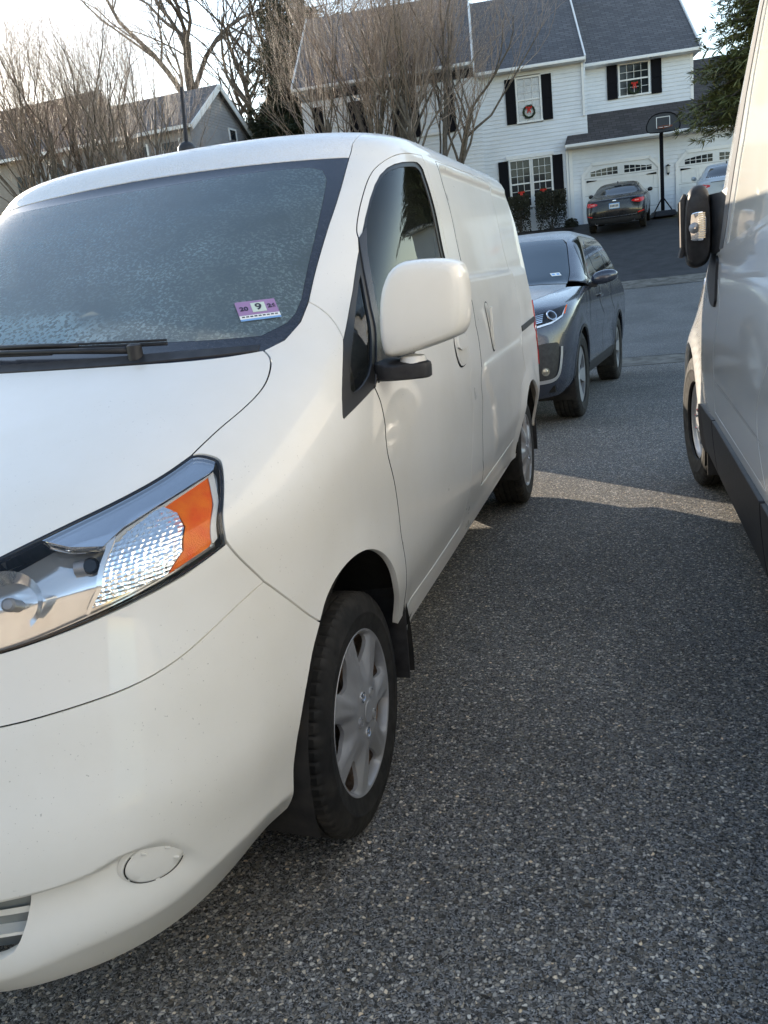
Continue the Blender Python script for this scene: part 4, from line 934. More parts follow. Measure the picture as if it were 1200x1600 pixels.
panel('windshield', PM, sym([(0, 1.40), (.3, 1.41), (.62, 1.44), (.80, 1.55), (.80, 1.9), (.78, 2.15), (.4, 2.21), (0, 2.21)]), M_TINT, tv, su=.06, sv=.05, off=.004, gap=0, rim=.006)
mb = MB(); mb.box((0, 2.0, .33), (1.7, 5.0, .05)); mb.build('underbody', M_DARK, tv)
# folded mirror on the near flank
def loft_obj(name, sections, m, parent, cap=True, **kw):
    n = len(sections[0]); mb = MB()
    V_ = [p for s_ in sections for p in s_]
    F_ = [(i*n+j, i*n+(j+1) % n, (i+1)*n+(j+1) % n, (i+1)*n+j) for i in range(len(sections)-1) for j in range(n)]
    if cap: F_ += [tuple(range(n-1, -1, -1)), tuple((len(sections)-1)*n + j for j in range(n))]
    mb.add(V_, F_); return mb.build(name, m, parent, **kw)
inv = tv.matrix_basis.inverted() if False else (Matrix.Translation((2.765, 3.22, 0)) @ Matrix.Rotation(PI + R(2.2), 4, 'Z')).inverted()
def tl_(x, y, z): return tuple(inv @ Vector((x, y, z)))
mr = bpy.data.objects.new('folded_mirror', None); COL.objects.link(mr); mr.parent = tv; mr['label'] = 'black folded door mirror with clear turn signal'
secs = []
for y_, k in ((2.08, .86), (2.095, .96), (2.12, 1.0), (2.22, 1.0), (2.30, .94), (2.34, .80)):
    o_ = smooth_poly([(1.672, 1.255), (1.668, 1.35), (1.672, 1.47), (1.690, 1.53), (1.725, 1.545), (1.762, 1.53), (1.775, 1.44), (1.775, 1.30), (1.765, 1.235), (1.72, 1.212), (1.685, 1.222)], 2)
    c_ = o_.mean(0); secs.append([tl_(*(c_ + (p - c_)*k)[:1], y_, (c_ + (p - c_)*k)[1]) for p in o_])
loft_obj('housing', secs, M_BLACK, mr, auto=.9)
mb = MB(); 
pts = [(1.668, 1.515), (1.656, 1.49), (1.656, 1.30), (1.646, 1.262), (1.664, 1.262), (1.676, 1.29), (1.676, 1.49), (1.680, 1.51)]
mb.prism(pts, .20, lambda a, b, t_: tl_(a, 2.11 + t_, b)); mb.build('mirror_bezel', M_BLACK, mr, bevel=.004)
mb = MB(); mb.prism([(1.651, 1.305), (1.6555, 1.305), (1.6555, 1.485), (1.651, 1.485)], .17, lambda a, b, t_: tl_(a, 2.125 + t_, b)); mb.build('mirror_glass', M_CHROME, mr)
tsl = smooth_poly([(1.690, 1.332), (1.692, 1.425), (1.702, 1.436), (1.752, 1.436), (1.752, 1.323), (1.700, 1.323)], 1)
mb = MB(); mb.prism([tuple(p) for p in tsl], .022, lambda a, b, t_: tl_(a, 2.066 + t_, b)); sg = mb.build('signal_lens', M_CHROME, mr, bevel=.004)
mb = MB()
for k in range(12):
    mb.box((0, 0, 0), (.026, .006, .005)); 
    for i in range(8): v_ = mb.v[-8+i]; mb.v[-8+i] = tl_(1.735 + v_[0], 2.064 + v_[1], 1.335 + .0085*k + v_[2])
mb.build('signal_ribs', mat('signal_amber_clear', (.80, .72, .55), .1, .5), sg)
mb = MB(); mb.lathe([(-.004, .022), (0, .018), (.012, .004)], 'Y', 20); o = mb.build('signal_bulb', M_SILVER, sg, auto=.6); o.location = tl_(1.707, 2.062, 1.375)
loft_obj('mirror_arm', [[tl_(1.765, y_, z_) for y_, z_ in ((2.12, 1.27), (2.28, 1.27), (2.28, 1.50), (2.12, 1.50))], [tl_(1.80, y_, z_) for y_, z_ in ((2.02, 1.262), (2.32, 1.262), (2.30, 1.46), (2.02, 1.50))], [tl_(1.835, y_, z_) for y_, z_ in ((1.95, 1.262), (2.34, 1.262), (2.32, 1.42), (1.96, 1.52))]], M_BLACK, mr, bevel=.008)
# ------------------------------------------------------------------ dark grey SUV behind the white van
SUV = Body([(.20,.20,-.76,.82,.5,3),(.30,.30,-.86,.86,.55,3),(.40,.40,-.905,.895,.58,3),(.55,.55,-.91,.912,.62,2.9),(.75,.75,-.90,.925,.66,2.8),(.86,.86,-.87,.928,.70,2.8),(.94,.94,-.79,.925,.76,2.9),(1.0,1.0,-.60,.917,.84,3.1),(1.05,1.05,-.34,.906,.88,3.3),(1.09,1.09,-.08,.893,.80,3.3),(1.13,1.13,.16,.880,.72,3.2),(1.20,1.20,.30,.856,.66,3.1),(1.35,1.35,.60,.800,.56,3),(1.48,1.48,.86,.742,.48,3),(1.55,1.55,1.02,.70,.46,3),(1.60,1.60,1.18,.655,.48,2.9),(1.64,1.64,1.45,.57,.5,2.6),(1.665,1.665,1.8,.42,.45,2.4),(1.675,1.675,2.1,.15,.25,2),(1.68,1.677,2.3,.004,.02,2)],
           [(.2,3.45,.3,3),(.6,3.66,.35,3),(.9,3.68,.38,3),(1.13,3.62,.42,3),(1.4,3.42,.5,3),(1.6,3.20,.5,2.8),(1.66,2.9,.4,2.5),(1.675,2.6,.2,2),(1.68,2.34,.02,2)],
           lambda x, y, z, v: (x + (.014*(1-sstep(.40, .52, np.hypot(y, z-.36))) + .014*(1-sstep(.40, .52, np.hypot(y-2.66, z-.36))) - .014*np.exp(-((z-.62)/.10)**2)*sstep(.45, .6, y)*(1-sstep(2.1, 2.25, y)))*sstep(.6, .8, x), y, z))
suv = thing('parked_suv', 'dark grey SUV parked behind the white van, its bonnet frosted', 'suv', (0.055, 5.66, -.012), R(-4.4)); suv.rotation_euler = (R(-1.6), 0, R(-4.4))
M_GREY = paint('dark_grey_metallic', (.045, .052, .075), .22, 1.0, (.05, .055, .075)); bsdf(M_GREY).inputs['Metallic'].default_value = .3
M_GREYFROST = frosty('frosted_grey_paint', (.05, .052, .06), .3, .55, .4)
def SY(y, v): return SUV.uv_yz(y, v)
def s_arc(yc, r, a0, a1, n=16): return [SY(yc + r*math.cos(t), .36 + r*math.sin(t)) for t in np.linspace(a0, a1, n)]
s_um = lambda v: float(SUV.umax(v))
for s in (1, -1):
    q = (lambda p: p) if s > 0 else mir
    low = [(0, .26), (.55, .255), (.80, .27), SY(-.41, .34)] + s_arc(0, .405, PI-.03, .02) + [SY(.42, .31), SY(1.3, .30), SY(2.24, .31)] + s_arc(2.66, .405, PI-.03, .02) + [SY(3.1, .32)] + [(s_um(v), v) for v in np.linspace(.32, 1.10, 8)] + [SY(3.2, 1.125), SY(2.5, 1.12), SY(1.5, 1.10), SY(.75, 1.075), (.66, 1.095), (.5, 1.025), (.42, .99), (.2, .98), (0, .978)]
    panel('body_side', SUV, q(low), M_GREY, suv, su=.045, sv=.028, rim=.015, gap=0)
    up = [SY(.75, 1.075), SY(1.5, 1.10), SY(2.5, 1.12), SY(3.2, 1.125)] + [(s_um(v), v) for v in np.linspace(1.10, 1.57, 8)] + [SY(2.4, 1.578), SY(1.6, 1.572), (.76, 1.53), (.71, 1.50), (.70, 1.34), (.70, 1.22), (.67, 1.15)]
    panel('cabin_side', SUV, q(up), M_GREY, suv, su=.05, sv=.03, rim=.012, gap=0)
    for nm, pl_ in (('front_window', [SY(.72, 1.135), SY(1.36, 1.15), SY(1.40, 1.45), SY(1.30, 1.53), SY(1.12, 1.50), SY(.92, 1.35)]), ('rear_window', [SY(1.44, 1.152), SY(2.28, 1.17), SY(2.36, 1.40), SY(2.10, 1.50), SY(1.48, 1.535)]), ('cargo_window', [SY(2.34, 1.175), SY(2.75, 1.20), SY(2.66, 1.33), SY(2.42, 1.42)])):
        panel(nm, SUV, q(smooth_poly(pl_, 1)), mat('suv_side_glass', (.012, .014, .016), .04, spec=.7) if 'suv_side_glass' not in MATS else MATS['suv_side_glass'], suv, su=.06, sv=.05, off=.003, gap=0, rim=.006)
    mb = MB(); ribbon(mb, SUV, q([SY(.70, 1.12), SY(1.4, 1.138), SY(2.3, 1.155), SY(2.8, 1.19), SY(2.70, 1.36), SY(2.4, 1.46)]), .016, .005, .03); mb.build('chrome_trim', M_CHROME, suv)
    for L in ([SY(.52, .33), SY(.53, .7), SY(.56, .95), SY(.62, 1.07)], [SY(1.42, .33), SY(1.43, .8), SY(1.42, 1.13)], [SY(2.20, .5), SY(2.30, .8), SY(2.33, 1.15)]):
        mb = MB(); ribbon(mb, SUV, q(L), .006, .0008, .03); mb.build('door_gap', M_DARK, suv)
    panel('sill_cladding', SUV, q([SY(.42, .315), SY(2.24, .315), SY(2.24, .43), SY(.42, .42)]), M_BLACK, suv, su=.06, sv=.03, off=.006, gap=0, rim=.006)
    mb = MB(); P_ = SUV.S(*q([SY(1.05, 1.0)])[0]); mb.box((P_[0] + s*.02, 1.16, .985), (.02, .20, .03)); mb.build('door_handle', M_GREY, suv, bevel=.008)
    hl = bpy.data.objects.new('headlight', None); COL.objects.link(hl); hl.parent = suv
    lamp = smooth_poly([(.52, .80), (.68, .83), (.78, .875), (.80, .93), (.785, .965), (.66, .935), (.53, .905)], 1)
    panel('housing', SUV, q(lamp), M_GLOSSBLK, hl, su=.02, sv=.015, off=.003, gap=0, rim=.008)
    mb = MB(); ribbon(mb, SUV, q([(.53, .812), (.67, .840), (.765, .882), (.785, .94)]), .014, .009, .02); mb.build('daytime_strip', mat('lamp_clear', (.75, .78, .82), .1, .4) if s > 0 else MATS['lamp_clear'], hl)
    mb = MB(); ribbon(mb, SUV, q([(.785, .895), (.79, .955)]), .016, .010, .02); mb.build('amber_edge', M_AMBER, hl)
    for k in range(5):
        mb = MB(); ribbon(mb, SUV, q([(.545, .845 + .013*k), (.60, .855 + .013*k)]), .007, .008, .02); mb.build('reflector_fin', M_CHROME, hl)
    P_ = SUV.S(s*.665, .893); N_ = Vector(SUV.N(s*.665, .893)); mb = MB(); mb.lathe([(.004, .046), (.012, .044), (.012, .036), (.004, .034), (.010, .020), (.014, 0)], 'Z', 24); o = mb.build('projector', M_CHROME, hl, auto=.5); o.matrix_local = Matrix.Translation(P_) @ N_.to_track_quat('Z', 'Y').to_matrix().to_4x4()
    mb = MB(); mb.lathe([(.011, .034), (.016, .022), (.019, 0)], 'Z', 20); o = mb.build('projector_glass', M_GLOSSBLK, hl, smooth=True); o.matrix_local = Matrix.Translation(P_) @ N_.to_track_quat('Z', 'Y').to_matrix().to_4x4()
    fogp = smooth_poly([(.30, .40), (.66, .40), (.74, .44), (.765, .66), (.72, .70), (.40, .67)], 1)
    panel('fog_surround', SUV, q(fogp), M_BLACK, suv, su=.03, sv=.02, off=.003, gap=0, rim=.008)
    mb = MB(); ribbon(mb, SUV, q(smooth_poly([(.28, .395), (.60, .395), (.71, .405), (.755, .45), (.775, .58), (.775, .655)], 2, False)), .026, .012, .015); mb.build('chrome_corner', M_SILVER, suv, smooth=True)
    P_ = SUV.S(s*.63, .475); N_ = Vector(SUV.N(s*.63, .475)); mb = MB(); mb.lathe([(.004, .034), (.010, .032), (.010, .027), (.005, .025), (.008, .012), (.009, 0)], 'Z', 24); o = mb.build('fog_lamp', mat('fog_glass', (.35, .33, .28), .15, .6) if s > 0 else MATS['fog_glass'], suv, auto=.5); o.matrix_local = Matrix.Translation(P_) @ N_.to_track_quat('Z', 'Y').to_matrix().to_4x4()
    # door mirror
    mr = bpy.data.objects.new('door_mirror', None); COL.objects.link(mr); mr.parent = suv
    oc = smooth_poly([(.90, 1.13), (.93, 1.19), (1.03, 1.215), (1.12, 1.205), (1.145, 1.165), (1.13, 1.115), (1.05, 1.085), (.93, 1.085)], 2); cc = oc.mean(0)
    loft_obj('housing', [[(s*(cc + (p-cc)*k)[0], y_ + .15*((cc + (p-cc)*k)[0]-.9), (cc + (p-cc)*k)[1]) for p in oc] for y_, k in ((.66, .35), (.67, .7), (.69, .93), (.73, 1.0), (.80, .98), (.82, .9))], M_GREY, mr, smooth=True)
    mb = MB(); mb.add([(s*(cc + (p-cc)*.9)[0], .825, (cc + (p-cc)*.9)[1]) for p in oc], [tuple(range(len(oc)))]); mb.build('mirror_glass', M_CHROME, mr)
    mb = MB(); mb.box((s*.90, .76, 1.09), (.12, .08, .05)); mb.build('foot', M_BLACK, mr, bevel=.015)
    for ya in (0.0, 2.66):
        mb = MB(); A = np.linspace(-.4, PI+.4, 22); V_ = [(s*x, ya + .415*math.cos(t), .36 + .415*math.sin(t)) for x in (.58, .70, .82, .905) for t in A]; n = len(A)
        mb.add(V_, [(j*n+k, j*n+k+1, (j+1)*n+k+1, (j+1)*n+k) for j in range(3) for k in range(n-1)]); mb.build('wheel_liner', M_LINER, suv, smooth=True)
        mb = MB(); L = [SY(ya + .412*math.cos(t), .36 + .412*math.sin(t)) for t in np.linspace(PI+.02, -.02, 20)]; ribbon(mb, SUV, q(L), .022, .004, .03); mb.build('arch_lip', M_BLACK, suv)
        w = bpy.data.objects.new('wheel', None); COL.objects.link(w); w.parent = suv; w.location = (s*.805, ya, .362); w.rotation_euler = (.5 + ya, 0, PI if s < 0 else 0)
        make_tyre('tyre', .362, .238, .23, M_RUBBER, w, blocks=60, n_sub=4)
        hw = [(.075, -.010), (.075, .010), (.15, .040), (.205, .075), (.218, .05), (.222, 0), (.218, -.05), (.205, -.075), (.15, -.040)]
        hl_ = [smooth_poly(rot2(hw, 2*PI*k/5), 1) for k in range(5)]
        polar_panel('alloy', lambda r, ph: .070 + .018*(r/.23)**2 - .012*(1-sstep(.03, .05, r)), 0, .240, hl_, M_SILVER, w, su=.012, rim=.03)
        mb = MB(); mb.lathe([(.02, .236), (.0, .2), (-.01, .05), (-.01, 0)], 'X', 32); mb.build('brake', M_DARK, w)
# bonnet, glass and roof of the SUV
hood_o = sym([(0, .982), (.2, .984), (.42, .995), (.5, 1.03), (.66, 1.098), (.655, 1.118), (.45, 1.135), (0, 1.145)])
panel('bonnet', SUV, hood_o, M_GREYFROST, suv, su=.04, sv=.010, rim=.012, gap=.003)
panel('windshield', SUV, sym([(0, 1.148), (.45, 1.14), (.655, 1.125), (.69, 1.22), (.69, 1.34), (.695, 1.48), (.66, 1.535), (.4, 1.545), (0, 1.55)]), mat('suv_windshield', (.045, .065, .085), .10, spec=.8), suv, su=.05, sv=.03, off=.001, gap=0, rim=.008)
panel('roof', SUV, sym([(0, 1.552), (.4, 1.547), (.67, 1.536), (.71, 1.50), (.76, 1.53), SY(1.6, 1.572), SY(2.4, 1.578)] + [(s_um(v), v) for v in np.linspace(1.575, 1.6795, 12)]), M_GREYFROST, suv, su=.04, sv=.006, rim=.008, gap=.001)
panel('grille', SUV, sym([(0, .62), (.36, .63), (.44, .74), (.47, .85), (.40, .90), (0, .90)]), M_BLACK, suv, su=.05, sv=.03, off=.003, gap=0, rim=.008)
for L in ([(-.50, .865), (0, .875), (.50, .865)], [(-.44, .78), (0, .785), (.44, .78)]):
    mb = MB(); ribbon(mb, SUV, L, .03, .010, .03); mb.build('grille_bar', M_CHROME, suv)
mb = MB(); mb.box((0, 1.3, .33), (1.6, 4.0, .05)); mb.build('underbody', M_DARK, suv)
p_, rm_ = None, None
mb = MB(); P_ = SUV.S(.56, 1.21); N_ = Vector(SUV.N(.56, 1.21)); mb.box((0, 0, .003), (.09, .055, .001)); o = mb.build('windshield_sticker', M_STK['white'], suv); e_ = Vector(SUV.S(.57, 1.21) - SUV.S(.55, 1.21)).normalized(); o.matrix_local = Matrix.Translation(P_) @ Matrix((e_, N_.cross(e_), N_)).transposed().to_4x4()
for dx in (-.022, .022): mb = MB(); mb.box((dx, 0, .0042), (.026, .026, .0008)); mb.build('sticker_box', M_STK['blue'], o)
# ------------------------------------------------------------------ black sedan at the garage (its tail is the nose of this loft)
SED = Body([(.22,.22,-.95,.80,.4,3),(.35,.35,-1.06,.87,.5,3),(.50,.50,-1.09,.90,.55,3),(.65,.65,-1.10,.912,.6,2.9),(.80,.80,-1.08,.915,.65,2.8),(.92,.92,-1.05,.905,.70,2.7),(.99,.99,-1.03,.885,.75,2.7),(1.02,1.02,-.98,.87,.8,2.8),(1.05,1.05,-.78,.85,.9,3),(1.075,1.075,-.50,.825,.9,3.2),(1.12,1.12,-.34,.78,.75,3),(1.22,1.22,-.08,.715,.6,2.9),(1.32,1.32,.20,.645,.5,2.8),(1.39,1.39,.48,.575,.5,2.7),(1.43,1.43,.80,.48,.5,2.5),(1.45,1.45,1.15,.3,.4,2.2),(1.455,1.455,1.4,.004,.02,2)],
           [(.22,3.5,.3,3),(.6,3.75,.6,2.6),(.8,3.7,.7,2.6),(.95,3.3,.8,2.8),(1.05,2.6,.6,3),(1.2,2.2,.5,3),(1.35,1.9,.4,3),(1.43,1.65,.3,2.5),(1.455,1.44,.02,2)])
sed = thing('black_sedan', 'black sedan parked tail out before the left garage door', 'car', (.665, 25.4, float(HY(25.4)) + .02), R(-2)); sed.rotation_euler = (R(5), 0, R(-2.5)); sed.scale = (.91, .91, .91)
M_BLKPAINT = paint('black_paint', (.007, .007, .009), .25, .45, (.010, .009, .010))
e_um = lambda v: float(SED.umax(v))
def EY(y, v): return SED.uv_yz(y, v)
for s in (1, -1):
    q = (lambda p: p) if s > 0 else mir
    o_ = [(0, .28), (.6, .28), EY(-.38, .30)] + [EY(.36*math.cos(t), .33 + .36*math.sin(t)) for t in np.linspace(PI, 0, 14)] + [EY(.40, .27), EY(2.4, .27)] + [EY(2.8 + .36*math.cos(t), .33 + .36*math.sin(t)) for t in np.linspace(PI, 0, 14)] + [EY(3.2, .30)] + [(e_um(v), v) for v in np.linspace(.30, 1.4545, 24)] + [(0, 1.4545)]
    panel('body_side', SED, q(o_), M_BLKPAINT, sed, su=.06, sv=.03, rim=.01, gap=0)
    panel('side_window', SED, q([EY(.45, 1.07), EY(1.9, 1.05), EY(1.55, 1.30), EY(1.0, 1.38), EY(.65, 1.32)]), MATS['suv_side_glass'], sed, su=.08, sv=.05, off=.003, gap=0, rim=.004)
    tl = bpy.data.objects.new('tail_light', None); COL.objects.link(tl); tl.parent = sed
    M_TLR = MATS.get('sedan_tail_red') or mat('sedan_tail_red', (.62, .012, .014), .2, coat=.4)
    panel('red_lens', SED, q(smooth_poly([(.44, .86), (.70, .82), (.86, .86), (.92, .93), (.80, .955), (.55, .945), (.42, .915)], 1)), M_TLR, tl, su=.03, sv=.02, off=.006, gap=0, rim=.008)
    panel('clear_lens', SED, q([(.50, .875), (.62, .868), (.63, .91), (.51, .915)]), mat('sedan_lamp_pale', (.75, .25, .22), .15) if s > 0 else MATS['sedan_lamp_pale'], tl, su=.03, sv=.02, off=.010, gap=0, rim=.004)
    panel('bumper_reflector', SED, q([(.58, .52), (.84, .56), (.84, .59), (.58, .55)]), M_TLR, sed, su=.04, sv=.02, off=.006, gap=0, rim=.004)
    mb = MB(); mb.lathe([(-.02, .045), (.03, .042), (.03, .035), (-.02, .035)], 'Y', 20, (s*.56, -1.03, .33)); mb.build('exhaust_tip', M_CHROME, sed, auto=.6)
    mb = MB(); oc = smooth_poly([(.88, 1.03), (.90, 1.13), (.97, 1.16), (1.05, 1.14), (1.06, 1.06), (1.0, 1.02)], 2); cc = oc.mean(0)
    loft_obj('door_mirror', [[(s*(cc + (p-cc)*k)[0], y_, (cc + (p-cc)*k)[1]) for p in oc] for y_, k in ((1.62, .95), (1.68, 1.0), (1.74, .8), (1.77, .4))], M_BLKPAINT, sed, smooth=True)
    for ya in (0.0, 2.8):
        w = bpy.data.objects.new('wheel', None); COL.objects.link(w); w.parent = sed; w.location = (s*.79, ya, .33); w.rotation_euler = (0, 0, PI if s < 0 else 0)
        make_tyre('tyre', .33, .225, .21, M_RUBBER, w, blocks=20, n_sub=3)
        mb = MB(); mb.lathe([(.085, .228), (.06, .2), (.07, .06), (.075, 0)], 'X', 24); mb.build('alloy', M_SILVER, w, auto=.6)
M_REARGLASS = mat('sedan_rear_glass', (.02, .025, .03), .05, spec=.8)
panel('rear_window', SED, sym([(0, 1.10), (.4, 1.098), (.60, 1.10), (.62, 1.20), (.60, 1.34), (.4, 1.37), (0, 1.375)]), M_REARGLASS, sed, su=.06, sv=.02, off=.004, gap=0, rim=.006)
mb = MB(); ribbon(mb, SED, [(-.56, .50), (0, .49), (.56, .50)], .012, .006, .03); mb.build('bumper_strip', M_CHROME, sed)
panel('bumper_valance', SED, sym([(0, .29), (.55, .29), (.72, .33), (.66, .44), (.5, .45), (0, .45)]), M_BLACK, sed, su=.06, sv=.03, off=.004, gap=0, rim=.004)
mb = MB(); ribbon(mb, SED, [(-.42, .985), (0, .985), (.42, .985)], .012, .008, .03); mb.build('boot_lip', M_BLACK, sed)
pp = Vector(SED.S(0, .81)); mb = MB(); mb.box((0, pp.y - .012, .81), (.32, .012, .165)); plt = mb.build('licence_plate', M_STK['blue'], sed, bevel=.004)
mb = MB(); mb.box((0, pp.y - .020, .808), (.285, .004, .125)); mb.build('plate_field', mat('plate_field', (.72, .72, .70), .5), plt)
for i in range(6): mb = MB(); mb.box((-.105 + .042*i, pp.y - .0235, .81), (.026, .003, .065)); mb.build('plate_character', M_STK['ink'], plt)
mb = MB(); mb.lathe([(-.008, .055), (0, .050), (.004, .040), (.004, 0)], 'Y', 24); o = mb.build('emblem', M_CHROME, sed, auto=.6); o.location = (0, SED.S(0, .955)[1] - .004, .955); o.scale = (1.1, -1, .55)
for x0, n_ in ((-.62, 4), (.45, 3)):
    mb = MB()
    for i in range(n_): mb.box((x0 + .05*i, float(SED.S(abs(x0), .80)[1]) - .012, .765), (.036, .006, .028))
    mb.build('model_badge', M_CHROME, sed)
mb = MB(); mb.prism([(-.02, 0), (.10, 0), (.03, .065)], .03, lambda a, b, t_: (t_ - .015, .72 + a, 1.425 + b)); mb.build('roof_fin', M_BLKPAINT, sed)
mb = MB(); mb.box((0, 1.3, .30), (1.5, 3.8, .05)); mb.build('underbody', M_DARK, sed)

# pale car beside it, mostly hidden by the tall van's mirror
pale = copy_tree(sed); pale.name = 'pale_car'; pale['label'] = 'pale blue car by the second garage door, mostly hidden behind the black mirror'
pale.location = (3.75, 26.0, float(HY(26.0)) + .02); pale.scale = (.93, .93, .98)
M_PALE = paint('pale_blue_paint', (.50, .56, .62), .3, .6)
for ch in pale.children:
    if ch.type == 'MESH' and ch.name.split('.')[0] in ('body_side', 'door_mirror'):
        ch.data = ch.data.copy(); ch.data.materials[0] = M_PALE
# ------------------------------------------------------------------ houses across the street
M_SIDING = vary(mat('white_vinyl_siding', (.74, .75, .75), .55), (.74, .77, .81), (.66, .69, .73), 1.2)
M_TRIM = mat('white_trim', (.78, .78, .77), .5)
M_SHUTTER = mat('black_shutter', (.010, .010, .013), .9, spec=.15)
def shingle(name, c1, c2):
    m = mat(name, c1, .9); t = NT(m); co = t.add('ShaderNodeTexCoord').outputs['UV']
    br = t.add('ShaderNodeTexBrick', _Vector=co, _Scale=1.0); br.inputs['Color1'].default_value = (*c1, 1); br.inputs['Color2'].default_value = (*c2, 1); br.inputs['Mortar'].default_value = (c1[0]*.35, c1[1]*.35, c1[2]*.35, 1)
    br.inputs['Mortar Size'].default_value = .012; br.inputs['Brick Width'].default_value = .30; br.inputs['Row Height'].default_value = .14; br.inputs['Bias'].default_value = .1
    c = t.mix(t.ramp(t.noise(co, 1.3, 5, .7), [(.3, 0.0), (.7, .5)]), br.outputs[0], tuple(k*.62 for k in c1))
    t.l.new(c, bsdf(m).inputs['Base Color']); t.l.new(t.bump(br.outputs[1], .6, .02), bsdf(m).inputs['Normal']); return m
M_SHINGLE = shingle('slate_grey_shingles', (.15, .148, .16), (.09, .09, .10))
M_SHINGLE2 = shingle('charcoal_shingles', (.10, .09, .092), (.055, .05, .052))
M_PANE = mat('house_window_pane', (.022, .026, .03), .05, spec=.3)
M_BLIND = vary(mat('curtained_pane', (.42, .42, .43), .12, coat=.8), (.46, .45, .45), (.34, .34, .36), 5)
def siding(name, parent, x0, x1, z0, z1, y, m, course=.125, cut=None):
    """lapped courses, each board leaning out 9 mm; cut(x0,x1,z) trims a course"""
    mb = MB(); z = z0
    while z < z1 - 1e-6:
        zt = min(z + course, z1)
        for a, b in (cut(x0, x1, z) if cut else [(x0, x1)]):
            if b - a > .02: mb.add([(a, y-.018, z), (b, y-.018, z), (b, y-.002, zt), (a, y-.002, zt), (a, y, z), (b, y, z)], [(0, 1, 2, 3), (4, 5, 1, 0)])
        z = zt
    return mb.build(name, m, parent)
def roof_plane(name, parent, pts, m, th=.06):
    a = Vector(pts[0]); e = (Vector(pts[1]) - a).normalized(); n = e.cross(Vector(pts[2]) - a).normalized(); w = n.cross(e)
    k = len(pts); V_ = [Vector(p) for p in pts] + [Vector(p) - n*th for p in pts]
    F_ = [tuple(range(k)), tuple(range(2*k-1, k-1, -1))] + [(i, k+i, k+(i+1) % k, (i+1) % k) for i in range(k)]
    o = mesh_obj(name, V_, F_, m, parent); uv = o.data.uv_layers.new(name='UVMap')
    for l in o.data.loops: p = o.data.vertices[l.vertex_index].co - a; uv.data[l.index].uv = (p.dot(e), p.dot(w))
    return o
def boxp(name, parent, c, s, m, bevel=0): mb = MB(); mb.box(c, s); return mb.build(name, m, parent, bevel=bevel)
def sash_window(parent, x0, x1, z0, z1, y, rows, cols, pane_m, split=True, trim=.055):
    """frame, two sashes, one pane object per light, muntins between"""
    w = bpy.data.objects.new('window', None); COL.objects.link(w); w.parent = parent
    mb = MB(); cx, cz = (x0+x1)/2, (z0+z1)/2
    for (c, s) in (((cx, y-.02, z1+trim/2), (x1-x0+2*trim, .06, trim)), ((cx, y-.025, z0-trim/2), (x1-x0+2*trim+.04, .08, trim)), ((x0-trim/2, y-.02, cz), (trim, .06, z1-z0)), ((x1+trim/2, y-.02, cz), (trim, .06, z1-z0))): mb.box(c, s)
    mb.build('frame', M_TRIM, w)
    pw, ph = (x1-x0)/cols, (z1-z0)/rows; me0 = None; mb = MB()
    mb.box((0, 0, 0), (pw-.022, .006, ph-.022)); proto = None
    for r in range(rows):
        for c in range(cols):
            if proto is None: proto = mb.build('pane', pane_m, w); o = proto
            else: o = proto.copy(); COL.objects.link(o); o.parent = w
            o.location = (x0 + pw*(c+.5), y + .012, z0 + ph*(r+.5)); o.rotation_euler = (random.uniform(-.004, .004), 0, random.uniform(-.006, .006))
    mb = MB()
    for c in range(1, cols): mb.box((x0 + pw*c, y, cz), (.013, .02, z1-z0))
    for r in range(1, rows):
        if split and r*2 == rows: continue
        mb.box((cx, y+.001, z0 + ph*r), (x1-x0, .018, .013))
    mb.build('muntins', M_TRIM, w)
    if split: boxp('meeting_rail', w, (cx, y-.008, cz), (x1-x0, .04, .045), M_TRIM)
    return w
def shutter(parent, x0, x1, z0, z1, y):
    sh = bpy.data.objects.new('shutter', None); COL.objects.link(sh); sh.parent = parent
    mb = MB(); cx, cz = (x0+x1)/2, (z0+z1)/2
    for c, s in (((x0+.025, y-.045, cz), (.05, .03, z1-z0)), ((x1-.025, y-.045, cz), (.05, .03, z1-z0)), ((cx, y-.045, z0+.03), (x1-x0-.1, .03, .06)), ((cx, y-.045, z1-.03), (x1-x0-.1, .03, .06)), ((cx, y-.045, cz), (x1-x0-.1, .03, .06))): mb.box(c, s)
    mb.build('stile_frame', M_SHUTTER, sh)
    boxp('backing', sh, (cx, y-.036, cz), (x1-x0-.01, .016, z1-z0-.01), M_SHUTTER); return sh
hz = thing('white_house', 'white sided two storey house with attached garage across the street', 'house', (-.65, 29.5, 2.45), R(10))
# walls
siding('siding', hz, -3.2, -.30, -.25, 5.02, 0, M_SIDING, cut=lambda a, b, z: [(a, -2.40), (-.93, b)] if .62 <= z < 2.27 else [(a, -2.00), (-1.15, b)] if 3.33 <= z < 4.80 else [(a, b)])
siding('siding', hz, -.30, .32, 2.50, 5.02, 0, M_SIDING)
siding('siding', hz, -9.3, -3.2, -.25, 5.02, -.25, M_SIDING)
siding('siding', hz, .32, 3.95, 3.4, 5.02, .9, M_SIDING, cut=lambda a, b, z: [(a, 1.48), (2.56, b)] if 3.82 <= z < 4.92 else [(a, b)])
boxp('wall_core', hz, (-1.45, 4.2, 2.4), (3.5, 8.2, 5.2), M_SIDING)
boxp('wall_core', hz, (-6.25, 3.9, 2.4), (6.0, 8.2, 5.2), M_SIDING)
boxp('wall_core', hz, (2.13, 4.6, 2.4), (3.58, 7.3, 5.2), M_SIDING)
boxp('corner_post', hz, (3.92, .93, 4.3), (.10, .10, 1.8), M_TRIM)
boxp('corner_post', hz, (-.30, -.02, 1.1), (.12, .07, 2.7), M_TRIM)
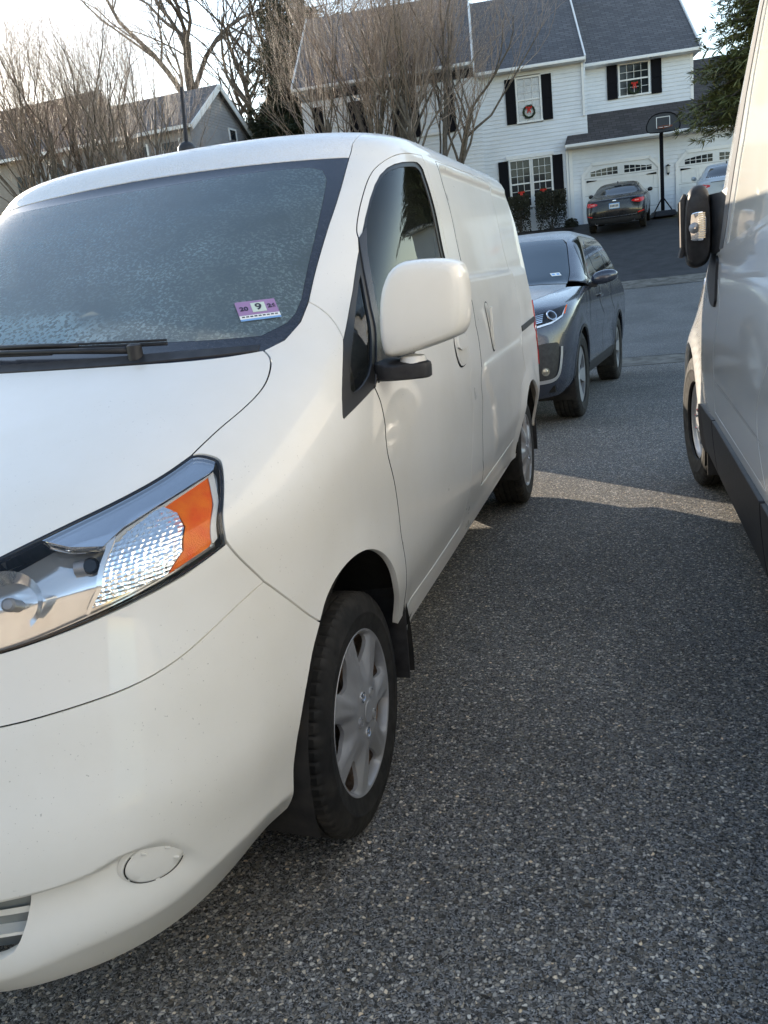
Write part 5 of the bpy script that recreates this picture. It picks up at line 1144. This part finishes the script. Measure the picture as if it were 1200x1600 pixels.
boxp('downspout', hz, (.22, -.06, 4.2), (.07, .06, 1.65), M_TRIM); boxp('downspout', hz, (-.42, -.06, 1.05), (.06, .06, 2.6), M_TRIM)
boxp('side_wall', hz, (3.955, 4.5, 4.3), (.02, 7.1, 1.8), M_SIDING)
# roofs
pitch = .72
def gable_roof(x0, x1, ye, ze, m, over=.32, depth=4.3, rake=True):
    zr = ze + pitch*(depth+over)
    r = roof_plane('roof', hz, [(x0, ye-over, ze), (x1, ye-over, ze), (x1, ye+depth, zr), (x0, ye+depth, zr)], m)
    roof_plane('roof', hz, [(x1, ye+2*depth+over, ze), (x0, ye+2*depth+over, ze), (x0, ye+depth, zr), (x1, ye+depth, zr)], m)
    boxp('gutter', hz, ((x0+x1)/2, ye-over-.05, ze-.055), (x1-x0, .11, .10), M_TRIM, .02); boxp('soffit', hz, ((x0+x1)/2, ye-over/2, ze-.10), (x1-x0, over, .02), M_TRIM)
    if rake:
        for x in (x0, x1):
            d = Vector((0, depth+over, zr-ze)); L = d.length
            mb = MB(); mb.box((x, ye-over + (depth+over)/2, (ze+zr)/2 - .06), (.05, L, .22), (math.atan2(d.z, d.y), 0, 0)); mb.build('rake_board', M_TRIM, hz)
            mb = MB(); mb.add([(x, ye, ze-.1), (x, ye+2*depth, ze-.1), (x, ye+depth, zr-.15)], [(0, 1, 2)]); mb.build('gable_wall', M_SIDING, hz)
    return r
gable_roof(-9.5, -3.35, -.25, 5.42, M_SHINGLE)
gable_roof(-3.32, .30, 0, 5.10, M_SHINGLE)
gable_roof(.33, 4.15, .9, 5.05, M_SHINGLE)
boxp('chimney_flue', hz, (.9, 3.8, 8.3), (.25, .25, .9), M_TRIM)
roof_plane('garage_roof', hz, [(-.50, -.42, 2.50), (9.2, -.42, 2.50), (9.2, 2.8, 4.62), (3.97, 2.8, 4.62), (3.97, .88, 3.70), (-.02, .88, 3.70)][:2] + [(9.2, .95, 3.58), (-.02, .95, 3.58)], M_SHINGLE2)
roof_plane('garage_roof', hz, [(3.98, .95, 3.58), (9.2, .95, 3.58), (9.2, 3.4, 5.2), (3.98, 3.4, 5.2)], M_SHINGLE2)
boxp('gutter', hz, (4.35, -.47, 2.44), (9.7, .11, .10), M_TRIM, .02); boxp('soffit', hz, (4.35, -.2, 2.38), (9.6, .42, .02), M_TRIM)
# garage front
def gcut(a, b, z):
    out = []; doors = ((.14, 2.58), (3.24, 5.68))
    x = a
    for d0, d1 in doors:
        if z < 1.76:
            k = max(0, z + .115 - 1.46); out.append((x, d0 + (k*1.1 if k > 0 else 0))); x = d1 - (k*1.1 if k > 0 else 0)
    out.append((x, b)); return out
siding('siding', hz, -.24, 9.0, -.35, 2.40, 0, M_SIDING, cut=gcut)
boxp('garage_core', hz, (4.4, 2.3, 1.05), (9.1, 4.4, 2.7), M_SIDING)
M_GDOOR = vary(mat('garage_door_paint', (.72, .73, .73), .5), (.74, .75, .75), (.67, .68, .68), 2)
def garage_door(x0, x1, glassm):
    g = bpy.data.objects.new('garage_door', None); COL.objects.link(g); g.parent = hz
    z0, z1 = -.35, 1.76; w = x1-x0
    boxp('slab', g, ((x0+x1)/2, -.008, (z0+z1)/2), (w, .02, z1-z0), M_GDOOR)
    for sx, xx in ((1, x0), (-1, x1)):
        mb = MB(); mb.add([(xx, -.05, z0), (xx-sx*.10, -.05, z0), (xx-sx*.10, -.05, 1.50), (xx+sx*.27, -.05, z1+.10), (xx+sx*.30, -.05, z1), (xx, -.05, 1.46)], [(0, 1, 2, 5), (5, 2, 3, 4)])
        mb.add([(xx, -.05, z0), (xx, -.05, 1.46), (xx, 0, 1.46), (xx, 0, z0)], [(0, 1, 2, 3)]); mb.build('door_casing', M_TRIM, g)
    boxp('door_casing', g, ((x0+x1)/2, -.035, z1+.05), (w-.5, .03, .10), M_TRIM)
    for r in range(3):
        for c in range(4):
            px0 = x0 + .10 + c*(w-.16)/4; zz = z0 + .08 + r*.56
            mb = MB(); pw_ = (w-.16)/4 - .07; ph_ = .44
            for cc, ss in (((px0+pw_/2, -.022, zz+.012), (pw_, .016, .024)), ((px0+pw_/2, -.022, zz+ph_-.012), (pw_, .016, .024)), ((px0+.012, -.022, zz+ph_/2), (.024, .016, ph_-.05)), ((px0+pw_-.012, -.022, zz+ph_/2), (.024, .016, ph_-.05))): mb.box(cc, ss)
            mb.build('raised_panel', M_GDOOR, g)
    for r in range(1, 4): boxp('panel_joint', g, ((x0+x1)/2, -.020, z0 + .04 + .56*r), (w, .004, .010), M_SHUTTER if False else mat('joint_shade', (.25, .25, .25), .8) if 'joint_shade' not in MATS else MATS['joint_shade'])
    for a, b in ((x0+.20, x0+w/2-.10), (x0+w/2+.10, x1-.20)):
        ww = b-a; wn_ = bpy.data.objects.new('door_window', None); COL.objects.link(wn_); wn_.parent = g
        n = 5; tops = [.10, .17, .20, .17, .10] if False else ([.12, .16, .19, .21, .22] if a < (x0+x1)/2 else [.22, .21, .19, .16, .12])
        for i in range(n):
            xa, xb = a + ww*i/n + .012, a + ww*(i+1)/n - .012; t0 = tops[i]; t1 = tops[min(i+1, n-1)] if a < (x0+x1)/2 else tops[min(i+1, n-1)]
            zb = 1.42
            for (za, ha, hb) in ((zb, .095, .095), (zb+.115, max(.03, t0-.10), max(.03, t1-.10))):
                mb = MB(); mb.add([(xa, -.024, za), (xb, -.024, za), (xb, -.024, za+hb), (xa, -.024, za+ha), (xa, -.018, za), (xb, -.018, za), (xb, -.018, za+hb), (xa, -.018, za+ha)], [(0, 1, 2, 3), (4, 5, 1, 0), (3, 2, 6, 7), (0, 3, 7, 4), (1, 5, 6, 2)]); mb.build('pane', glassm, wn_)
    for xx, sx in ((x0+.06, 1), (x1-.06, -1)):
        mb = MB(); mb.add([(xx, -.035, 1.24), (xx+sx*.30, -.035, 1.262), (xx+sx*.36, -.035, 1.275), (xx+sx*.30, -.035, 1.288), (xx, -.035, 1.31)], [(0, 1, 2, 3, 4)]); mb.build('strap_hinge', M_SHUTTER, g)
    return g
garage_door(.14, 2.58, M_PANE); garage_door(3.24, 5.68, M_PANE)
# windows
random.seed(3)
sash_window(hz, -1.94, -1.20, 3.46, 4.78, -.005, 6, 3, M_BLIND); shutter(hz, -2.34, -2.01, 3.42, 4.82, 0); shutter(hz, -1.13, -.80, 3.42, 4.82, 0)
wc = sash_window(hz, 1.56, 2.50, 3.95, 4.90, .895, 4, 4, M_PANE); shutter(hz, 1.13, 1.47, 3.88, 4.94, .9); shutter(hz, 2.59, 2.93, 3.88, 4.94, .9)
M_REFL = mat('reflecting_pane', (.05, .05, .05), .03, spec=1.0)
sash_window(hz, -2.33, -1.69, .75, 2.24, -.005, 6, 3, M_PANE); sash_window(hz, -1.57, -.97, .75, 2.24, -.005, 6, 3, M_PANE)
boxp('window_head', hz, (-1.65, -.04, 2.36), (1.62, .07, .12), M_TRIM); boxp('window_mullion', hz, (-1.63, -.03, 1.4), (.05, .05, 1.9), M_TRIM)
shutter(hz, -2.74, -2.41, .70, 2.28, 0); shutter(hz, -.90, -.56, .70, 2.28, 0)
for i, xx in enumerate((-8.5, -7.0, -5.2)):
    sash_window(hz, xx, xx+.74, 3.46, 4.78, -.255, 6, 3, M_PANE); shutter(hz, xx-.42, xx-.08, 3.42, 4.82, -.25); shutter(hz, xx+.82, xx+1.16, 3.42, 4.82, -.25)
def local_to_world(x, y, z): c, s = math.cos(R(10)), math.sin(R(10)); return (-.65 + x*c - y*s, 29.5 + x*s + y*c, 2.45 + z)
# lantern on the pier
ln = thing('wall_lantern', 'black wall lantern on the pier between the garage doors', 'lantern', local_to_world(2.90, -.05, 1.15), R(10))
mb = MB(); mb.lathe([(.36, 0), (.33, .03), (.30, .085), (.29, .085), (.29, .06)], 'Z', 6); mb.build('cap', M_SHUTTER, ln); mb = MB(); mb.lathe([(.08, .045), (.285, .065)], 'Z', 6); mb.build('glass', mat('lantern_glass', (.5, .5, .48), .2), ln)
mb = MB(); mb.lathe([(.0, 0), (.03, .03), (.08, .05), (.08, 0)], 'Z', 6); mb.box((0, .04, .22), (.05, .06, .20)); mb.build('bracket', M_SHUTTER, ln)
# wreaths
M_WREATH = vary(mat('wreath_green', (.02, .035, .015), .9), (.012, .022, .010), (.035, .055, .02), 30); M_BOW = mat('red_bow', (.55, .03, .02), .6)
def wreath(label, x, y, z, r=.15):
    w = thing('wreath', label, 'wreath', local_to_world(x, y, z), R(10), 'wreaths with red bows in the white house windows')
    rnd = random.Random(int(x*100)); mb = MB()
    for i in range(240):
        a = rnd.uniform(0, 2*PI); k = rnd.uniform(0, 2*PI); rr = rnd.uniform(.015, .045); c = Vector(((r + rr*math.cos(k))*math.cos(a), rr*math.sin(k), (r + rr*math.cos(k))*math.sin(a)))
        d = Vector((rnd.gauss(0, 1), rnd.gauss(0, 1), rnd.gauss(0, 1))).normalized()*.03; e = d.orthogonal().normalized()*.008; mb.add([c-d-e, c-d+e, c+d], [(0, 1, 2)])
    mb.tube([(r*math.cos(t), 0, r*math.sin(t)) for t in np.linspace(0, 2*PI, 25)], .028, 6); mb.build('greenery', M_WREATH, w)
    mb = MB()
    for sx in (-1, 1):
        mb.add([(0, -.05, r*.6), (sx*.10, -.07, r*.6+.055), (sx*.11, -.04, r*.6-.02)], [(0, 1, 2)]); mb.add([(0, -.05, r*.6), (sx*.03, -.06, r*.6-.16), (sx*.075, -.05, r*.6-.14)], [(0, 1, 2)])
    mb.box((0, -.055, r*.6), (.045, .03, .045)); mb.box((0, -.03, r*.45), (.10, .02, .12)); mb.build('bow', M_BOW, w)
wreath('wreath with red bow on the curtained upper window', -1.59, -.09, 3.74, .18); wreath('wreath with red bow on the upper window above the garage', 2.02, .80, 4.16, .185)
wreath('wreath with red bow low in the ground floor window left pane', -2.02, -.09, 1.12, .13); wreath('wreath with red bow low in the ground floor window beside the clipped shrub', -1.27, -.09, 1.12, .13)
# portable basketball hoop
px, py, _ = local_to_world(2.42, -1.5, 0); pz = float(HY(py)) + .0
bk = thing('basketball_hoop', 'black portable basketball hoop standing before the garage pier', 'basketball hoop', (px, py, pz), R(10))
zt = 2.45 + 2.33 - pz
mb = MB(); mb.box((0, 0, zt/2), (.10, .10, zt)); mb.build('pole', M_SHUTTER, bk)
mb = MB(); mb.box((0, -.02, .09), (.75, 1.0, .18), taper=.8); mb.build('base', M_BLACK, bk, bevel=.04)
for sx in (-1, 1): mb = MB(); mb.tube([(0, -.02, .62), (sx*.31, -.1, .12)], .02, 8); mb.build('brace', M_SHUTTER, bk)
bd = smooth_poly([(-.50, .06), (-.52, .22), (-.40, .46), (-.18, .56), (.18, .56), (.40, .46), (.52, .22), (.50, .06), (.36, 0), (-.36, 0)], 1)
mb = MB(); mb.prism([tuple(p) for p in bd], .03, lambda a, b, t_: (a, -.35 + t_, zt + b - .02)); bb = mb.build('backboard', mat('smoked_backboard', (.07, .075, .085), .25), bk)
mb = MB(); mb.tube([(a*1.0, -.36, zt + b - .02) for a, b in list(bd) + [bd[0]]], .016, 6); mb.build('board_rim', M_SHUTTER, bb)
mb = MB()
for c, s in (((0, -.353, zt+.42), (.42, .006, .022)), ((0, -.353, zt+.12), (.42, .006, .022)), ((-.20, -.353, zt+.27), (.022, .006, .28)), ((.20, -.353, zt+.27), (.022, .006, .28))): mb.box(c, s)
mb.build('target_square', M_TRIM, bb)
mb = MB(); mb.tube([(.22*math.cos(t), -.60 + .22*math.sin(t), zt+.10) for t in np.linspace(0, 2*PI, 25)], .012, 6); mb.tube([(0, -.36, zt+.10), (0, -.40, zt+.10)], .03, 8); mb.build('rim', mat('rim_orange', (.25, .07, .03), .6), bk)
mb = MB(); mb.tube([(0, -.32, zt+.25), (0, 0, zt-.12)], .022, 6); mb.tube([(0, -.32, zt+.05), (0, 0, zt-.30)], .022, 6); mb.build('support_arm', M_SHUTTER, bk)
# opposite driveway, planting bed
def drx(y): t = (y-18.0)/11.4; return (-1.6 - .3*t - .0, 4.6 + 1.6*t)
V, F = [], []; ys = list(np.arange(17.55, 29.6, .35))
for j, y in enumerate(ys):
    a, b = drx(y)
    for i in range(6): x = a + (b-a)*i/5; V.append((x, y + (x+.65)*math.tan(R(10))*max(0, (y-24)/5.5), float(HY(y)) + .012))
F = [(j*6+i, j*6+i+1, (j+1)*6+i+1, (j+1)*6+i) for j in range(len(ys)-1) for i in range(5)]
struct(mesh_obj('house_driveway', V, F, M_NEWASPH))
strip('kerb_apron', -90, 90, [17.2, 17.4, 17.62, 17.9, 18.15], M_CONC, .016)
mb = MB(); o1 = local_to_world(-3.2, -1.5, 0); mb.add([local_to_world(a, b, c) for a, b, c in ((-5.5, -1.9, -.20), (-.45, -1.9, -.24), (-.45, .0, -.10), (-5.5, 0, -.06))], [(0, 1, 2, 3)]); struct(mb.build('planting_bed', vary(mat('mulch', (.03, .02, .014), .95), (.025, .016, .012), (.06, .04, .03), 20)))
# ------------------------------------------------------------------ houses further left
def plain_house(name, label, x0, x1, yf, yr, ze, zr, wall, roofm, trim=M_TRIM):
    h = thing(name, label, 'house', ((x0+x1)/2, (yf+yr)/2, float(HY((yf+yr)/2)))); bx, by, bz = h.location
    L = lambda x, y, z: (x-bx, y-by, z-bz); ym = (yf+yr)/2
    zb = float(HY(yf)) - .5
    # lapped gable end and front
    mb = MB(); z = zb
    while z < ze: mb.add([L(x0, yf-.015, z), L(x1, yf-.015, z), L(x1, yf, min(z+.13, ze)), L(x0, yf, min(z+.13, ze))], [(0, 1, 2, 3)]); z += .13
    mb.build('front_siding', wall, h); mb = MB(); z = zb
    while z < zr:
        f0 = max(0, (z-ze)/(zr-ze)); f1 = max(0, min(1, (z+.13-ze)/(zr-ze))); a0, a1 = yf + (ym-yf)*f0, yr - (yr-ym)*f0; b0, b1 = yf + (ym-yf)*f1, yr - (yr-ym)*f1
        mb.add([L(x1+.015, a0, z), L(x1+.015, a1, z), L(x1, b1, z+.13), L(x1, b0, z+.13)], [(0, 1, 2, 3)]); z += .13
    mb.build('gable_siding', wall, h)
    mb = MB(); mb.box(L((x0+x1)/2, ym, (zb+ze)/2), (x1-x0-.05, yr-yf-.05, ze-zb)); mb.build('wall_core', wall, h)
    ov = .35; sl = (zr-ze)/(ym-yf)
    roof_plane('roof', h, [L(x0-.3, yf-ov, ze-ov*sl+.06), L(x1+.3, yf-ov, ze-ov*sl+.06), L(x1+.3, ym, zr+.06), L(x0-.3, ym, zr+.06)], roofm)
    roof_plane('roof', h, [L(x1+.3, yr+ov, ze-ov*sl+.06), L(x0-.3, yr+ov, ze-ov*sl+.06), L(x0-.3, ym, zr+.06), L(x1+.3, ym, zr+.06)], roofm)
    for (ya, yb) in ((yf-ov, ym), (yr+ov, ym)):
        za, zb_ = ze-ov*sl, zr; d = Vector((0, yb-ya, zb_-za)); mb = MB(); mb.box(L(x1+.31, (ya+yb)/2, (za+zb_)/2 - .05), (.05, d.length, .24), (math.atan2(d.z, d.y) if d.y > 0 else math.atan2(-d.z, -d.y), 0, 0)); mb.build('rake_board', trim, h)
    mb = MB(); mb.box(L((x0+x1)/2, yf-ov-.04, ze-ov*sl), (x1-x0+.5, .12, .14)); mb.build('gutter', trim, h)
    return h, L
M_GREYSIDE = vary(mat('grey_siding', (.30, .30, .31), .7), (.31, .31, .32), (.26, .26, .27), 2)
h1, L1 = plain_house('grey_house', 'grey house whose gable end shows behind the antenna', -25.5, -17.0, 32.9, 38.6, 8.72, 10.55, M_GREYSIDE, M_SHINGLE)
mb = MB(); mb.box(L1(-16.97, 36.9, 8.65), (.06, .62, .42)); w = mb.build('gable_window', M_PANE, h1); mb = MB()
for c, s in ((L1(-16.94, 36.9, 8.88), (.06, .75, .07)), (L1(-16.94, 36.55, 8.62), (.06, .07, .5)), (L1(-16.94, 37.25, 8.62), (.06, .07, .5))): mb.box(c, s)
mb.build('window_casing', M_TRIM, w)
for xx in (-24, -21.8, -19.6, -18): mb = MB(); mb.box(L1(xx, 32.86, 7.4), (.8, .06, 1.3)); w = mb.build('window', M_PANE, h1); mb = MB(); [mb.box(L1(xx+dx, 32.84, 7.4), (.08, .06, 1.5)) for dx in (-.44, .44)]; mb.build('window_casing', M_TRIM, w)
h2, L2 = plain_house('brown_roof_house', 'long roofed house behind the leftmost bare tree', -44, -25.6, 35.6, 43.2, 9.35, 12.35, vary(mat('tan_siding', (.33, .29, .25), .7), (.34, .30, .26), (.28, .24, .21), 2), shingle('brown_grey_shingles', (.10, .085, .085), (.065, .055, .055)))
for xx in (-40, -37, -34, -31, -28): mb = MB(); mb.box(L2(xx, 35.55, 7.6), (.9, .06, 1.4)); mb.build('window', M_PANE, h2)
# ------------------------------------------------------------------ trees and shrubs
M_BARK = vary(mat('grey_brown_bark', (.14, .115, .095), .9), (.17, .14, .115), (.085, .07, .055), 9, bump=.6, bscale=30, bdist=.01)
M_TWIG = vary(mat('twig_bark', (.33, .25, .20), .5), (.38, .29, .23), (.22, .16, .125), 5)
M_BUD = mat('pale_buds', (.62, .48, .36), .4)
M_BARK2 = vary(mat('dark_bark', (.10, .085, .07), .9), (.12, .10, .085), (.06, .05, .042), 6)
def prism_tube(mb, pts, rad, n):
    mb.tube(pts, rad, n, cap=False)
def bare_tree(name, label, base, seed, stems, height, mode, group=None, rtrunk=.13, shoots=9, twigs=5, spread=.5, fork=1.2):
    rnd = random.Random(seed); t = thing(name, label, 'tree', base, 0, group)
    trunk, limbs, twig, buds = MB(), MB(), MB(), MB()
    def grow(p, d, L, r, depth, maxd):
        """random-walk branch; returns sample points for children"""
        n = 7 if depth < 2 else 5; pts, rr = [Vector(p)], [r]; dd = Vector(d).normalized()
        for i in range(n):
            j = (.16 if depth else .10) if mode == 'pear' else .17
            dd = dd + Vector((rnd.gauss(0, j), rnd.gauss(0, j), rnd.gauss(0, j*.6))); dd.z += (.13 if mode == 'pear' else .035) * (1 if depth else .3); dd.normalize()
            pts.append(pts[-1] + dd*L/n); rr.append(r*(1 - .68*(i+1)/n) if depth else r*(1 - .45*(i+1)/n))
        tgt = trunk if depth == 0 else limbs if depth == 1 else twig
        tgt.tube(pts, rr, (9, 6, 4, 3, 3)[min(depth, 4)], cap=False)
        if depth >= maxd:
            if mode == 'pear':
                for k in range(2, n+1):
                    if rnd.random() < .75:
                        c = pts[k] + Vector((rnd.gauss(0, .012), rnd.gauss(0, .012), 0)); s = rnd.uniform(.010, .020); e = Vector((rnd.gauss(0, 1), rnd.gauss(0, 1), .4)).normalized()*s
                        buds.add([c, c + e + Vector((0, 0, s*1.4)), c + e.cross(Vector((0, 0, 1)))*.8 + Vector((0, 0, s))], [(0, 1, 2)])
            return
        kids = (0, shoots, twigs, twigs, 2)[min(depth+1, 4)]
        for c in range(kids):
            f = rnd.uniform(.28 if depth else .45, 1.0) if c else 1.0; i = min(n-1, int(f*n)); q = pts[i].lerp(pts[i+1], f*n-i) if i < n else pts[-1]
            axis = dd.orthogonal().normalized(); axis.rotate(Matrix.Rotation(rnd.uniform(0, 2*PI), 3, dd)); ang = rnd.uniform(.35, .85)*(spread if depth == 0 else .75 if mode == 'pear' else 1.0)
            nd = Matrix.Rotation(ang, 3, axis) @ dd
            if mode == 'pear': nd.z = abs(nd.z) + .08
            grow(q, nd, L*rnd.uniform(.50, .78)*(1.0 if depth else 1.0), rr[i]*rnd.uniform(.40, .58)*(.85 if mode == 'pear' else 1), depth+1, maxd)
    for k in range(stems):
        a = 2*PI*k/stems + rnd.uniform(-.4, .4); lean = rnd.uniform(.10, .35)*(spread*1.3) if stems > 1 else .04
        grow((0.12*math.cos(a)*(stems > 1), .12*math.sin(a)*(stems > 1), -.2), (lean*math.cos(a), lean*math.sin(a), 1), height*fork*rnd.uniform(.38, .48), rtrunk*rnd.uniform(.8, 1.1), 0, 3)
    trunk.build('trunk', M_BARK if mode == 'pear' else M_BARK2, t, smooth=True)
    cr = struct(limbs.build('limbs', M_BARK if mode == 'pear' else M_BARK2, t, smooth=True), 'stuff')
    tw = twig.build('crown', M_TWIG if mode == 'pear' else M_BARK2, t); 
    if buds.v: buds.build('buds', M_BUD, tw)
    return t
def hy(x, y): return (x, y, float(HY(y)))
bare_tree('pear_tree', 'leafless upright pear tree nearest the left edge', hy(-16.3, 22.3), 11, 7, 10.0, 'pear', 'leafless pear trees', .09, 9, 9, .85)
bare_tree('pear_tree', 'leafless pear tree before the long brown roof', hy(-14.1, 23.0), 17, 7, 9.6, 'pear', 'leafless pear trees', .09, 9, 9, .85)
bare_tree('pear_tree', 'leafless many stemmed pear tree before the white house', hy(-5.1, 24.3), 23, 6, 10.0, 'pear', 'leafless pear trees', .13, 9, 9, .85)
bare_tree('pear_tree', 'leafless pear tree just left of the white house windows', hy(-6.9, 24.9), 37, 4, 9.4, 'pear', 'leafless pear trees', .11, 9, 8, .8)
bare_tree('bare_oak', 'large leafless oak with spreading limbs behind the grey house', hy(-24.6, 52), 5, 3, 23, 'oak', None, .50, 9, 8, 1.15, 1.15)
for i, (x, y, h, sd_) in enumerate(((-17.5, 49, 11, 51), (-20.5, 56, 12, 53))):
    bare_tree('background_tree', ('small leafless tree right of the oak' if i == 0 else 'thin leafless tree in the gap behind the oak'), hy(x, y), sd_, 2, h, 'oak', None, .18, 6, 6, .7)
M_NEEDLE = vary(mat('spruce_needles', (.08, .10, .035), .7), (.075, .095, .032), (.17, .17, .06), 2.2, lo=.3, hi=.7)
M_NEEDLE2 = vary(mat('dark_needles', (.022, .032, .016), .8), (.018, .028, .014), (.042, .05, .022), 2.2)
def conifer(name, label, base, seed, height, radius, m, dens=1.0, droop=.15, bare=.05, gap=.0, group=None, nsize=.10):
    rnd = random.Random(seed); t = thing(name, label, 'tree', base, 0, group)
    mb = MB(); mb.tube([(0, 0, -.2), (0, 0, height*.5), (0, 0, height)], [radius*.075, radius*.04, .012], 8); mb.build('trunk', M_BARK2, t)
    br, nd = MB(), MB(); z = height*bare
    while z < height*.985:
        f = 1 - z/height; rr = radius*(f**.85); k = max(4, int(9*dens*(.5+f)))
        for j in range(k):
            a = rnd.uniform(0, 2*PI); L = rr*rnd.uniform(.72, 1.1)
            if L < .06: continue
            n = max(3, int(L/.28)); pts = []
            for i in range(n+1):
                s = i/n; pts.append(Vector((math.cos(a)*L*s, math.sin(a)*L*s, z + L*(.22*s - droop*1.6*s*s + .18*max(0, s-.7)) + rnd.gauss(0, .02))))
            br.tube(pts, [.022*f + .006]*(n) + [.003], 3, cap=False)
            side = Vector((-math.sin(a), math.cos(a), 0))
            for i in range(1, n+1):
                w = L*.30*(1.15 - i/n) + .09
                for sx in (-1, 0, 1):
                    for q in range(max(1, int(w/.10)) if sx else 1):
                        c = pts[i] + side*sx*w*rnd.uniform(.15, 1.0) + Vector((rnd.gauss(0, .05), rnd.gauss(0, .05), rnd.gauss(-.03, .04)))
                        d = (Vector((math.cos(a), math.sin(a), -.15)) + side*sx*.7 + Vector((rnd.gauss(0, .35), rnd.gauss(0, .35), rnd.gauss(0, .35)))).normalized()
                        e = d.cross(Vector((rnd.gauss(0, .5), rnd.gauss(0, .5), 1))).normalized(); s_ = nsize*rnd.uniform(.8, 1.7)
                        for w_ in range(6):
                            d2 = (d + Vector((rnd.gauss(0, .5), rnd.gauss(0, .5), rnd.gauss(0, .4)))).normalized(); e2 = d2.cross(Vector((rnd.gauss(0, .5), rnd.gauss(0, .5), 1))).normalized()*s_*.075
                            nd.add([c - e2, c + d2*s_*.5 + e2*.9, c + d2*s_*rnd.uniform(.8, 1.2), c + d2*s_*.5 - e2*.9], [(0, 1, 2, 3)])
        z += height*.028*rnd.uniform(.8, 1.3)/max(.5, dens)
    struct(br.build('branches', M_BARK2, t), 'stuff'); struct(nd.build('crown', m, t), 'stuff'); return t
conifer('spruce_tree', 'green spruce hanging over the garage roof at upper right', hy(4.75, 22.6), 71, 9.5, 3.1, M_NEEDLE, 1.5, .22, .28, nsize=.17)
conifer('evergreen_tree', 'dark evergreen behind the bare pear, left of the white house', hy(-14.6, 40), 73, 14.5, 4.2, M_NEEDLE2, 1.1, .12, .05, nsize=.30)
conifer('evergreen_tree', 'dark evergreen top rising behind the white house roof', hy(-8.5, 44), 79, 15.5, 3.0, M_NEEDLE2, .8, .12, .2, nsize=.30)
def shrub(name, label, base, seed, w, h, m, n=2600, box=True, leaf=.05, group=None, cat='shrub'):
    rnd = random.Random(seed); t = thing(name, label, cat, base, R(10), group); mb = MB(); lf = MB()
    for i in range(9):
        a = rnd.uniform(0, 2*PI); mb.tube([(0, 0, 0), (w*.25*math.cos(a), w*.2*math.sin(a), h*.5), (w*.42*math.cos(a), w*.36*math.sin(a), h*.92)], [.02, .012, .004], 4, cap=False)
    mb.build('stems', M_BARK2, t)
    for i in range(n):
        if box: p = Vector((rnd.uniform(-.5, .5)*w, rnd.uniform(-.45, .45)*w, (rnd.random()**.7)*h))
        else:
            d = Vector((rnd.gauss(0, 1), rnd.gauss(0, 1), rnd.gauss(0, 1))).normalized()*(rnd.random()**.35); p = Vector((d.x*w/2, d.y*w/2, h/2 + d.z*h/2))
        if box and p.z < h*.35 and rnd.random() < .55: continue
        d = Vector((rnd.gauss(0, 1), rnd.gauss(0, 1), rnd.gauss(.3, 1))).normalized(); e = d.orthogonal().normalized(); e.rotate(Matrix.Rotation(rnd.uniform(0, 6), 3, d)); s = leaf*rnd.uniform(.6, 1.3)
        lf.add([p - d*s*.5, p + e*s*.4, p + d*s*.6, p - e*s*.4], [(0, 1, 2, 3)])
    lf.build('foliage', m, t); return t
M_YEW = vary(mat('yew_foliage', (.025, .026, .014), .8), (.020, .020, .011), (.045, .045, .025), 8)
x_, y_, z_ = local_to_world(-1.10, -.85, 0); shrub('clipped_shrub', 'dark clipped square shrub below the ground floor window', (x_, y_, 2.45-.22), 5, 1.0, 1.30, M_YEW, 6500)
x_, y_, z_ = local_to_world(-2.15, -.85, 0); shrub('clipped_shrub', 'narrow dark shrub half hidden by the white van', (x_, y_, 2.45-.2), 6, .70, 1.25, M_YEW, 4200)
x_, y_, z_ = local_to_world(-.42, -.55, 0); shrub('round_shrub', 'low round shrub at the corner of the garage', (x_, y_, 2.45-.30), 7, .5, .45, M_YEW, 1200, False)
# unseen hedge added on the far verge to shade the street
for i in range(9):
    x = -5.6 - 1.15*i; y = 19.2 + .25*math.sin(i*2.1)
    shrub('shade_hedge', 'unseen verge evergreen added to shade the street', (x, y, float(HY(y))), 90+i, 1.5, 3.35 + .25*math.sin(i*1.7), M_NEEDLE2, 2600, False, .16, 'unseen evergreens added to shade the street')
# ------------------------------------------------------------------ litter on the asphalt
M_LEAF = vary(mat('dry_leaf', (.28, .17, .07), .8), (.32, .2, .08), (.18, .1, .04), 40)
rnd = random.Random(4)
for k, (x, y, lab) in enumerate(((.95, -.72, 'small dry leaf fragment at the bottom edge of the picture'), (1.37, -.55, 'tiny tan leaf scrap on the asphalt below the front wheel'), (1.02, 9.95, None))):
    if lab is None: continue
    mb = MB(); pts = [(.011*math.cos(t)*rnd.uniform(.6, 1.1), .007*math.sin(t)*rnd.uniform(.6, 1.1), .004 + .003*math.sin(3*t)) for t in np.linspace(0, 2*PI, 9)[:-1]]; mb.add(pts + [(0, 0, .006)], [(i, (i+1) % 8, 8) for i in range(8)])
    o = mb.build('leaf_scrap', M_LEAF); o.location = (x, y, 0.002); tag(o, lab, 'leaf')
mb = MB(); mb.tube([(-.15, 0, .012), (-.03, .01, .016), (.14, -.01, .012)], [.008, .012, .006], 6); o = mb.build('fallen_stick', M_BARK2); o.location = (.72, 12.6, float(HY(12.6)) + .01); tag(o, 'short dark stick lying on the grey street', 'stick')
# ------------------------------------------------------------------ unseen house added behind the camera to bounce warm light on the van
hb, LB = plain_house('unseen_tan_house', 'tan house out of view, added to bounce warm light', -9, 11, -22.0, -12.5, 5.4, 8.4, MATS['tan_siding'], M_SHINGLE)
